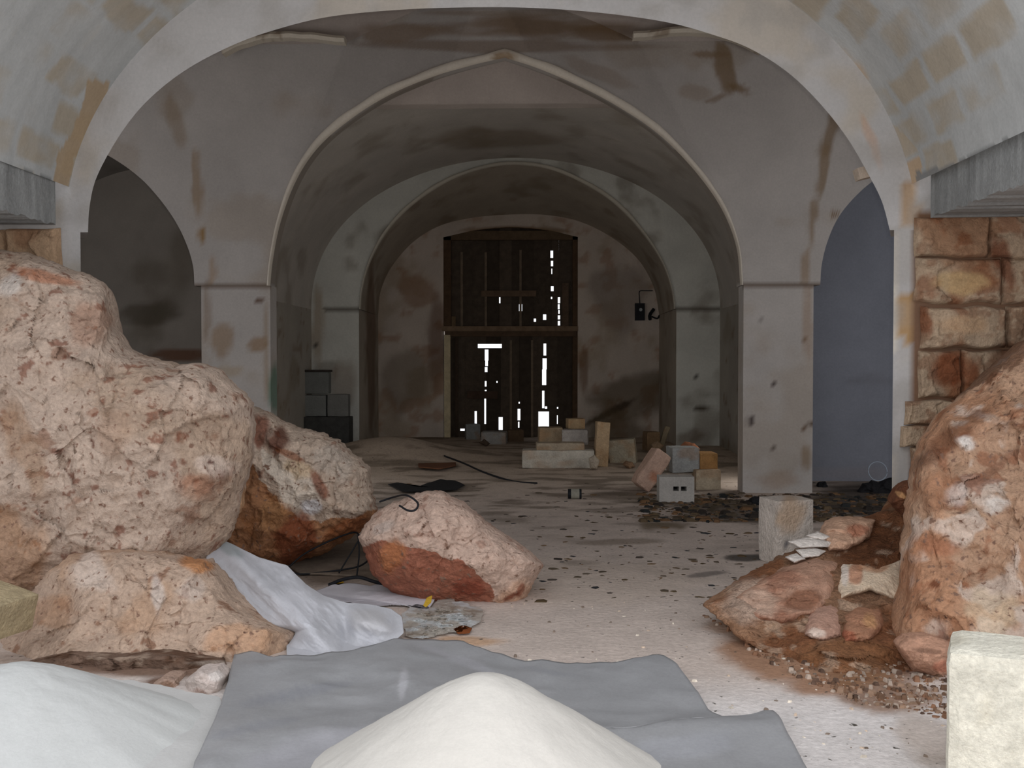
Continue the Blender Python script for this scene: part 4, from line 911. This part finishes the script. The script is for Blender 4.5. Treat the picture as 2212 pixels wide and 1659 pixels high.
GB = 'fallen blocks before the back door'
CB = rgb(180, 176, 168); BR = rgb(166, 142, 110)
def fz(px, Y): 
    x = float(P(px, 900, Y)[0]); return float(floorz(np.array(x), np.array(Y)))
blk = [
    ('long whitish block lying lowest in the pile right of the door', (1128, 974, 1284, 1014), 12.95, 0.4, rgb(190, 184, 172), 0, 0, True),
    ('thin flat slab on top of the long whitish block', (1158, 958, 1262, 975), 13.05, 0.3, rgb(170, 156, 136), R(3), 0, False),
    ('brownish block second from left on the thin slab', (1163, 924, 1214, 960), 13.4, 0.3, rgb(150, 132, 108), R(4), 0, False),
    ('grey block beside the brownish one on the thin slab', (1216, 929, 1272, 962), 13.3, 0.3, rgb(160, 154, 148), R(-5), 0, False),
    ('small tan block topmost in the pile by the door', (1225, 905, 1262, 927), 13.5, 0.25, BR, R(6), 0, False),
    ('narrow tan slab standing upright right of the long whitish block', (1286, 912, 1315, 1008), 13.1, 0.14, rgb(176, 152, 122), R(8), R(3), True),
    ('tilted square grey block right of the upright slab', (1318, 950, 1376, 1003), 13.4, 0.25, rgb(160, 152, 134), R(-10), R(-6), True),
    ('rusty brown block near the right rear pier', (1394, 934, 1424, 972), 14.6, 0.25, rgb(128, 104, 78), R(10), 0, True),
    ('leaning narrow stick-like slab by the right rear pier', (1430, 920, 1441, 966), 14.8, 0.08, rgb(150, 136, 112), 0, R(20), True),
    ('upper grey block stacked against the right middle pier', (1448, 968, 1510, 1022), 11.0, 0.3, rgb(156, 158, 156), R(6), 0, False),
    ('upper orange-brown block beside the upper grey one', (1510, 980, 1550, 1016), 11.0, 0.3, rgb(164, 124, 78), R(4), 0, False),
    ('lower pale block under the orange-brown one', (1500, 1016, 1556, 1060), 10.9, 0.4, rgb(176, 162, 140), R(4), 0, True),
    ('pale footing block under the upper grey one', (1424, 1022, 1502, 1060), 11.05, 0.4, rgb(168, 158, 146), R(4), 0, True),
    ('small grey block standing left in front of the door', (1004, 917, 1036, 948), 17.0, 0.22, rgb(140, 142, 140), R(10), 0, True),
    ('wider grey block lying in front of the door', (1040, 934, 1094, 972), 15.6, 0.3, rgb(150, 148, 144), R(-4), 0, True),
    ('dark brown block between the wider grey one and the door slit', (1096, 930, 1130, 962), 16.2, 0.3, rgb(98, 80, 62), R(5), 0, True),
]
for k, (lab, rc, Y, dp, cl, rz, ry, onf) in enumerate(blk):
    rest = None
    if onf and ry == 0: rest = fz((rc[0]+rc[2])/2, Y)-0.01
    block(lab, rc, Y, dp, cl, rz=rz, ry=ry, seed=10+k, group=GB, rest=rest, rough=0.008, ops=[('n', 5, 0.54, 0.64, rgb(150, 112, 74), 0.4)])
block('pinkish long stone leaning at a steep slant beside the hollow block', (1388, 972, 1430, 1062), 10.75, 0.25, rgb(190, 160, 142), rz=R(8), ry=R(34), seed=33, group=GB, rough=0.014, bev=0.03, ops=[('b', 1412, 1030, 12, 14, 0, rgb(170, 110, 80), 0.7)])
# hollow concrete block with its two holes
def hollow():
    x0, y0, x1, y1 = 1424, 1030, 1500, 1086; Y = 10.0
    a = P(x0, y1, Y); b = P(x1, y0, Y)
    w = b[0]-a[0]; z0 = fz(1460, Y); h = b[2]-z0
    root = empty('hollow_block', (a[0]+w/2, Y+0.1, z0), label='hollow concrete block with two dark holes in front of the right pier', cat='block', group=None)
    holes = [(0.40, 0.56, 0.44, 0.62), (0.62, 0.78, 0.44, 0.62)]
    us = sorted({0, 1, *[q for hh in holes for q in hh[:2]]}); vs_ = sorted({0, 1, *[q for hh in holes for q in hh[2:]]})
    mb = MB()
    for i in range(len(us)-1):
        for j in range(len(vs_)-1):
            um, vm = (us[i]+us[i+1])/2, (vs_[j]+vs_[j+1])/2
            if any(hh[0] < um < hh[1] and hh[2] < vm < hh[3] for hh in holes): continue
            mb.box((a[0]+us[i]*w, Y, z0+vs_[j]*h), (a[0]+us[i+1]*w, Y+0.2, z0+vs_[j+1]*h))
    mb.build('block_body', M['concrete'], root, base=rgb(176, 172, 166), var=0.15, freq=5, seed=2, loc=(a[0]+w/2, Y+0.1, z0))
    MB().box((a[0]+0.05*w, Y+0.15, z0+0.4*h), (a[0]+0.95*w, Y+0.19, z0+0.65*h)).build('hole_shade', M['dark'], root, loc=(a[0]+w/2, Y+0.1, z0))  # near-black plate painting the shade inside the holes
hollow()
# blocks stacked on a dark chest against the left rear pier
G2 = 'grey blocks stacked on the dark chest'
block('left block of the lower course on the dark chest', (653, 854, 704, 900), 15.05, 0.2, rgb(120, 122, 118), seed=41, name='concrete_block', group=G2, material='concrete', rough=0.004)
block('right block of the lower course on the dark chest', (707, 852, 752, 900), 15.05, 0.2, rgb(118, 118, 114), seed=42, name='concrete_block', group=G2, material='concrete', rough=0.004)
block('single upper block on the dark chest by the left rear pier', (653, 804, 710, 851), 15.05, 0.2, rgb(112, 114, 110), seed=43, name='concrete_block', group=G2, material='concrete', rough=0.004)
block('thin dark board on top of the upper grey block', (650, 799, 712, 804), 15.03, 0.22, rgb(56, 50, 46), seed=44, name='dark_board', cat='board', material='wood', rough=0.002, bev=0.004)
block('dark low chest carrying the grey blocks by the left rear pier', (650, 901, 754, 965), 14.95, 0.35, rgb(66, 66, 64), seed=45, name='chest', cat='chest', material='wood', rough=0.003, rest=fz(700, 15.0)-0.02)

# ================================================================== SMALL THINGS IN THE BACK
clump([(756, 968), (770, 960), (800, 960), (808, 970), (790, 978), (760, 978)], (782, 969), 0.02, 31, rgb(40, 40, 42), 'black_rag', 'black rag on the floor by the left rear pier', 'rag', material='dark', amp=0.04, n=60, m=16, jag=3, th=0.01, zmin=0.10)
clump([(838, 1050), (860, 1046), (900, 1056), (950, 1040), (985, 1042), (1006, 1052), (985, 1062), (930, 1066), (870, 1066)], (930, 1056), 0.03, 32, rgb(40, 40, 42), 'black_plastic_sheet', 'black plastic strip on the dark floor behind the red-smeared boulder', 'plastic sheet', material='dark', amp=0.05, n=90, m=24, jag=4, th=0.004, zmin=0.02)
# brown board lying at the foot of the dirt slope
clump([(902, 992), (940, 984), (982, 990), (985, 1014), (950, 1022), (905, 1018)], (944, 1004), 0.03, 34, rgb(104, 70, 50), 'rust_panel', 'rust-brown panel lying at the left in the back room', 'panel', material='wood', amp=0.03, n=60, m=16, jag=2, th=0.012, zmin=0.05)
cable([(960, 985, 13.6), (1000, 1000, 13.0), (1050, 1022, 12.2), (1110, 1040, 11.6), (1160, 1044, 11.4)], 0.012, 'dark hose trailing over the floor from the rust-brown panel', 'hose', 'hose')
RB = 'small rubble lumps around the block pile'
for k, (lab, ol, cc, Y) in enumerate([
    ('small brown rubble lump between the tilted grey block and the leaning stone', [(1344, 1004), (1352, 994), (1366, 998), (1372, 1008), (1360, 1014)], (1358, 1004), 13.0),
    ('pale rubble lump at the right foot of the long whitish block', [(1272, 990), (1284, 982), (1294, 996), (1290, 1014), (1274, 1014)], (1283, 1000), 12.8),
    ('reddish rubble lump behind the upper grey block', [(1466, 966), (1480, 954), (1500, 958), (1512, 970), (1490, 976)], (1488, 966), 11.6),
    ('low dark rubble lump left of the wider grey block', [(1034, 956), (1046, 948), (1060, 958), (1050, 966)], (1046, 958), 15.2),
    ('tan rubble lump against the rusty brown block', [(1406, 960), (1420, 952), (1434, 962), (1426, 974), (1408, 974)], (1420, 964), 14.3)]):
    small_rock(lab, ol, cc, (lambda Yk: (lambda px, py: Yk+0*px))(Y), 0.06, [rgb(140, 112, 88), rgb(180, 168, 152), rgb(140, 92, 66), rgb(84, 70, 58), rgb(156, 132, 106)][k], (), 140+k, 0.03, 'rubble_stone', 'stone', RB, 1.5, 60, 16, 0.08)
# small tin
def tin():
    a = P(1227, 1076, 10.2); b = P(1256, 1055, 10.2); L_ = b[0]-a[0]; r = (b[2]-a[2])/2
    cx, z = (a[0]+b[0])/2, fz(1241, 10.2)+r
    root = empty('paint_tin', (cx, 10.2, z-r), label='small dark tin lying on its side on the floor, pale label', cat='tin')
    MB().tube([(cx-L_/2, 10.2, z), (cx+L_/2, 10.2, z)], r, 20).build('tin_body', M['black'], root, loc=(cx, 10.2, z-r), smooth=False)
    lm = MB().tube([(cx-L_*0.28, 10.2, z), (cx+L_*0.34, 10.2, z)], r*1.02, 20).build('paper_label', M['litter'], root, base=rgb(146, 144, 132), loc=(cx, 10.2, z-r))
    lm['label'] = 'pale paper band'
    MB().tube([(cx-L_*0.12, 10.2, z), (cx+L_*0.10, 10.2, z)], r*1.04, 20).build('printed_band', M['litter'], lm, base=rgb(40, 52, 44), loc=(cx, 10.2, z-r))
tin()
# peg
def peg():
    w = [P(1850, 378, 6.40), P(1862, 376, 6.40), P(1900, 366, 6.42), P(1915, 362, 6.44)]
    a, b = w[0], w[-1]; d = (b-a)/np.linalg.norm(b-a); up = np.cross(d, [0, 1, 0]); up = up/np.linalg.norm(up)*-0.036; dep = np.array([0, 0.05, 0])
    V = []
    for q, e in ((a, 1.0), (b, 1.0)):
        for s1, s2 in ((-1, -1), (1, -1), (1, 1), (-1, 1)):
            V.append(q+up*s1+dep*s2)
    o = MB().raw(V, [(0, 1, 2, 3), (7, 6, 5, 4), (0, 4, 5, 1), (1, 5, 6, 2), (2, 6, 7, 3), (3, 7, 4, 0)]).build('wooden_peg', M['wood'], base=rgb(206, 190, 172), loc=tuple(b))
    tag(o, 'pale wooden peg sticking out of the right side of the front arch', 'peg')
peg()
# switch box and cables on the back wall
def ebox():
    Y = YE-0.06
    a = P(1372, 692, Y); b = P(1393, 655, Y)
    root = empty('switch_box', ((a[0]+b[0])/2, YE, a[2]), label='black electric box with a pale button on the back wall', cat='switch box')
    loc = tuple(root.location)
    MB().box((a[0], Y, a[2]), (b[0], YE, b[2])).build('box_body', M['black'], root, loc=loc)
    c = P(1384, 669, Y); bt = MB().tube([(c[0], Y-0.012, c[2]), (c[0], Y+0.01, c[2])], 0.028, 14).build('button', M['concrete'], root, base=rgb(170, 176, 176), loc=loc)
    bt['label'] = 'pale round button'
    MB().tube([P(1382, 655, Y+0.04), P(1381, 640, Y+0.05), P(1382, 629, Y+0.05), P(1395, 628, Y+0.05), P(1410, 628, Y+0.05)], 0.008, 6).build('conduit', M['black'], root, loc=loc)
ebox()
def fitting():
    Y = YE-0.03
    root = empty('cable_fitting', tuple(P(1408, 680, YE)), label='frayed black cable ends hanging on the wall right of the electric box', cat='cable')
    loc = tuple(root.location)
    MB().tube([P(1404, 690, Y), P(1404, 680, Y-0.05), P(1412, 668, Y)], [0.03, 0.035, 0.03] if False else 0.03, 8).build('cable_end', M['black'], root, loc=loc)
    MB().tube([P(1408, 684, Y), P(1420, 688, Y-0.05), P(1426, 680, Y), P(1440, 678, Y)], 0.014, 8).build('cable_end', M['black'], root, loc=loc)
fitting()
# hoop and black bags in the right aisle
def hoop():
    c = P(1896, 1018, 11.45); th = np.linspace(0, 2*math.pi, 50)
    pts = [(c[0]+0.105*math.cos(t), 11.45+0.02*math.sin(t), c[2]+0.105*math.sin(t)) for t in th]
    o = MB().tube(pts, 0.006, 8, n=60).build('plastic_hoop', M['fleece'], base=rgb(170, 182, 196), loc=(c[0], 11.45, c[2]-0.105), smooth=True)
    tag(o, 'thin pale plastic hoop leaning above the black bag in the right aisle', 'hoop')
hoop()
def bag(label, outline, c, Y, seed, Hf=0.12):
    o = rock('rubbish_bag', label, outline, c, Y, Hf, 0.15, rgb(40, 40, 44), (), seed, 90, 26, 2.2, 0.04, 6, 'dark', 4, 'bag')
    return o
bag('black rubbish bag under the hoop in the right aisle', [(1850, 1062), (1862, 1044), (1885, 1038), (1900, 1044), (1925, 1032), (1940, 1040), (1940, 1085), (1880, 1082), (1855, 1078)], (1895, 1062), 10.75, 101)
bag('small dark ball-like lump beside the right pier in the aisle', [(1766, 1058), (1770, 1042), (1784, 1040), (1790, 1050), (1786, 1064), (1772, 1066)], (1778, 1053), 11.2, 103, 0.06)
bag('dark crumpled bundle behind the pale squared block', [(1612, 1086), (1630, 1074), (1660, 1072), (1690, 1080), (1690, 1100), (1650, 1108), (1620, 1102)], (1650, 1090), 9.9, 105, 0.1)

# ================================================================== DOOR
YD = YE+0.12
def build_door():
    root = empty('door_1', (xe(1104), YD, fz(1104, 17.3)), kind='structure')
    loc = tuple(root.location)
    WOOD = rgb(84, 66, 50)
    def bx(name, x0, y0, x1, y1, ya, yb, base=WOOD, seed=0):
        a = P(x0, y1, YD); b = P(x1, y0, YD)
        return MB().box((a[0], ya, a[2]), (b[0], yb, b[2])).build(name, M['wood'], root, base=base, seed=seed, loc=loc)
    up_h = [(1189, 541, 1195, 557), (1190, 563, 1195, 575), (1191, 580, 1193, 592), (1190, 618, 1196, 629), (1190, 641, 1193, 646),
            (1205, 642, 1210, 655), (1205, 657, 1209, 668), (1206, 670, 1209, 678), (1205, 681, 1210, 690), (1205, 693, 1210, 703),
            (1121, 657, 1128, 672), (1173, 679, 1180, 691), (1153, 688, 1158, 695), (1078, 642, 1081, 655), (1122, 691, 1125, 695)]
    lo_h = [(1032, 743, 1084, 752), (1047, 755, 1055, 779), (1048, 779, 1054, 791), (1047, 793, 1053, 804), (1047, 823, 1051, 835), (1047, 842, 1051, 847), (1046, 860, 1050, 916),
            (1025, 888, 1030, 917), (1077, 901, 1086, 929), (1118, 883, 1124, 908), (1119, 911, 1122, 924), (1174, 742, 1180, 768), (1172, 774, 1181, 798), (1171, 798, 1180, 832), (1171, 844, 1176, 882), (1177, 878, 1182, 883),
            (1163, 889, 1186, 922), (1203, 897, 1205, 916), (994, 926, 1005, 931), (1150, 944, 1161, 947), (1072, 823, 1075, 827), (1120, 868, 1123, 872), (1203, 879, 1206, 883)]
    def boards(xs_, y0, y1, holes, name, seed):
        rnd = random.Random(seed)
        for i in range(len(xs_)-1):
            xa, xb = xs_[i], xs_[i+1]
            hs = [(max(h[0], xa), h[1], min(h[2], xb), h[3]) for h in holes if h[0] < xb and h[2] > xa]
            ux = sorted({xa, xb, *[h[0] for h in hs], *[h[2] for h in hs]}); uy = sorted({y0, y1, *[h[1] for h in hs], *[h[3] for h in hs]})
            mb = MB(); off = rnd.choice([0, 0.006, 0.012])
            for j in range(len(ux)-1):
                for k in range(len(uy)-1):
                    mx, my = (ux[j]+ux[j+1])/2, (uy[k]+uy[k+1])/2
                    if any(h[0] < mx < h[2] and h[1] < my < h[3] for h in hs): continue
                    a = P(ux[j], uy[k+1], YD); b = P(ux[j+1], uy[k], YD)
                    mb.box((a[0]-0.0005, YD+off, a[2]-0.0005), (b[0]+0.0005, YD+off+0.02, b[2]+0.0005))
            mb.build(name, M['wood'], root, base=rgb(78, 68, 58)*rnd.uniform(0.7, 1.3), seed=i, loc=loc)
    boards([962, 998, 1023, 1050, 1079, 1105, 1125, 1153, 1177, 1192, 1207, 1248], 486, 712, up_h, 'upper_board', 3)
    boards([962, 990, 1027, 1050, 1082, 1104, 1121, 1150, 1175, 1204, 1248], 722, 956, lo_h, 'lower_board', 5)
    for xb_, ya_, yb_ in ((998, 545, 706), (1050, 545, 706), (1079, 540, 706), (1125, 540, 706), (1104, 735, 948), (1150, 735, 948)):
        bx('cover_strip', xb_-3, ya_, xb_+2, yb_, YE+0.105, YE+0.122, base=rgb(118, 104, 88), seed=xb_) if xb_ != 1079 else None
    bx('frame_post', 958, 512, 975, 712, YE+0.02, YE+0.12, seed=1); bx('frame_post', 1236, 512, 1248, 952, YE+0.02, YE+0.12, seed=2)
    p = bx('frame_post', 961, 724, 974, 952, YE-0.01, YE+0.12, base=rgb(196, 182, 150), seed=3); p['label'] = 'frame post coloured as the lit jamb strip'  # post colour paled to paint in the light falling along the jamb
    bx('frame_head', 958, 500, 1248, 520, YE+0.02, YE+0.12, base=rgb(96, 80, 62), seed=4)
    bx('transom', 956, 705, 1248, 716, YE-0.02, YE+0.10, base=rgb(124, 104, 84), seed=5); bx('transom', 962, 716, 1244, 727, YE+0.0, YE+0.10, base=rgb(92, 74, 58), seed=6)
    bx('brace', 1040, 628, 1158, 641, YE+0.06, YE+0.10, base=rgb(104, 86, 70), seed=7); bx('brace', 1214, 612, 1228, 706, YE+0.05, YE+0.10, base=rgb(96, 80, 66), seed=8); bx('brace', 976, 684, 985, 706, YE+0.05, YE+0.10, base=rgb(110, 92, 70), seed=9)
    bx('brace', 1010, 845, 1075, 861, YE+0.07, YE+0.10, base=rgb(76, 60, 50), seed=10); bx('brace', 984, 730, 990, 950, YE+0.07, YE+0.10, base=rgb(70, 58, 48), seed=11)
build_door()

# ================================================================== LITTER
def litter(name, label, count, area, smin, smax, cols, seed, cat='litter', zo=0.0, region=None, flat=0.35):
    rnd = np.random.RandomState(seed); mb = MB(); cl = []
    k = 0; tries = 0
    while k < count and tries < count*20:
        tries += 1
        px = rnd.uniform(area[0], area[2]); py = rnd.uniform(area[1], area[3])
        if region is not None and not inpoly(np.array([px]), np.array([py]), region)[0]: continue
        g = G(px, py, 0.0)
        if abs(g[0]) > 7.5 or g[1] > 15: continue
        s = smin+(smax-smin)*rnd.rand()**2.5
        a = rnd.uniform(0, math.pi); el = rnd.uniform(0.3, 1)
        base = np.array([[-1, -0.6, 0], [0.1, -1, 0], [1, -0.3, 0], [0.7, 0.8, 0], [-0.6, 0.9, 0]])*np.array([1, el, 0])+rnd.uniform(-0.25, 0.25, (5, 3))*np.array([1, 1, 0])
        top = base*0.65+np.array([0, 0, flat*rnd.uniform(0.5, 1.6)])
        V = np.vstack([base, top])*s
        ca, sa = math.cos(a), math.sin(a)
        V = V @ np.array([[ca, sa, 0], [-sa, ca, 0], [0, 0, 1]])
        V = V+np.array([g[0], g[1], float(floorz(g[0], g[1]))+zo-0.002])
        mb.raw(V, [(0, 1, 6, 5), (1, 2, 7, 6), (2, 3, 8, 7), (3, 4, 9, 8), (4, 0, 5, 9), (5, 6, 7, 8, 9)])
        c = np.array(cols[rnd.randint(len(cols))])*rnd.uniform(0.75, 1.2); cl.append(np.tile(c, (10, 1)))
        k += 1
    CC = np.vstack(cl)
    o = mb.build(name, M['litter'], colfn=lambda V: np.clip(CC, 0, 0.9))
    return tag(o, label, cat, kind='stuff')
litter('floor_litter', 'scattered dark leaves and chips over the arched room floor', 1300, (820, 1040, 1930, 1300), 0.006, 0.045, [rgb(70, 62, 56), rgb(96, 84, 70), rgb(60, 60, 62), rgb(120, 98, 74), rgb(84, 70, 50)], 5, flat=0.12)
litter('dense_litter', 'thick band of dark litter at the foot of the right pier', 1300, (1380, 1068, 1935, 1128), 0.012, 0.07, [rgb(52, 46, 42), rgb(80, 70, 58), rgb(44, 46, 46), rgb(110, 84, 60), rgb(90, 76, 58)], 6, flat=0.3)
litter('gravel', 'loose gravel and clods around the foot of the earth mound', 1800, (1480, 1330, 2080, 1560), 0.003, 0.020, [rgb(150, 124, 104), rgb(132, 98, 76), rgb(116, 90, 72), rgb(176, 160, 146), rgb(98, 78, 66)], 7, 'gravel', region=[(1480, 1300), (1700, 1330), (2080, 1440), (2080, 1560), (1850, 1520), (1650, 1430)], flat=0.8)
litter('pale_chips', 'tiny pale stone chips on the open floor', 420, (1100, 1300, 2060, 1640), 0.003, 0.014, [rgb(226, 216, 200), rgb(210, 190, 170), rgb(130, 116, 104)], 8, 'gravel', flat=0.6)
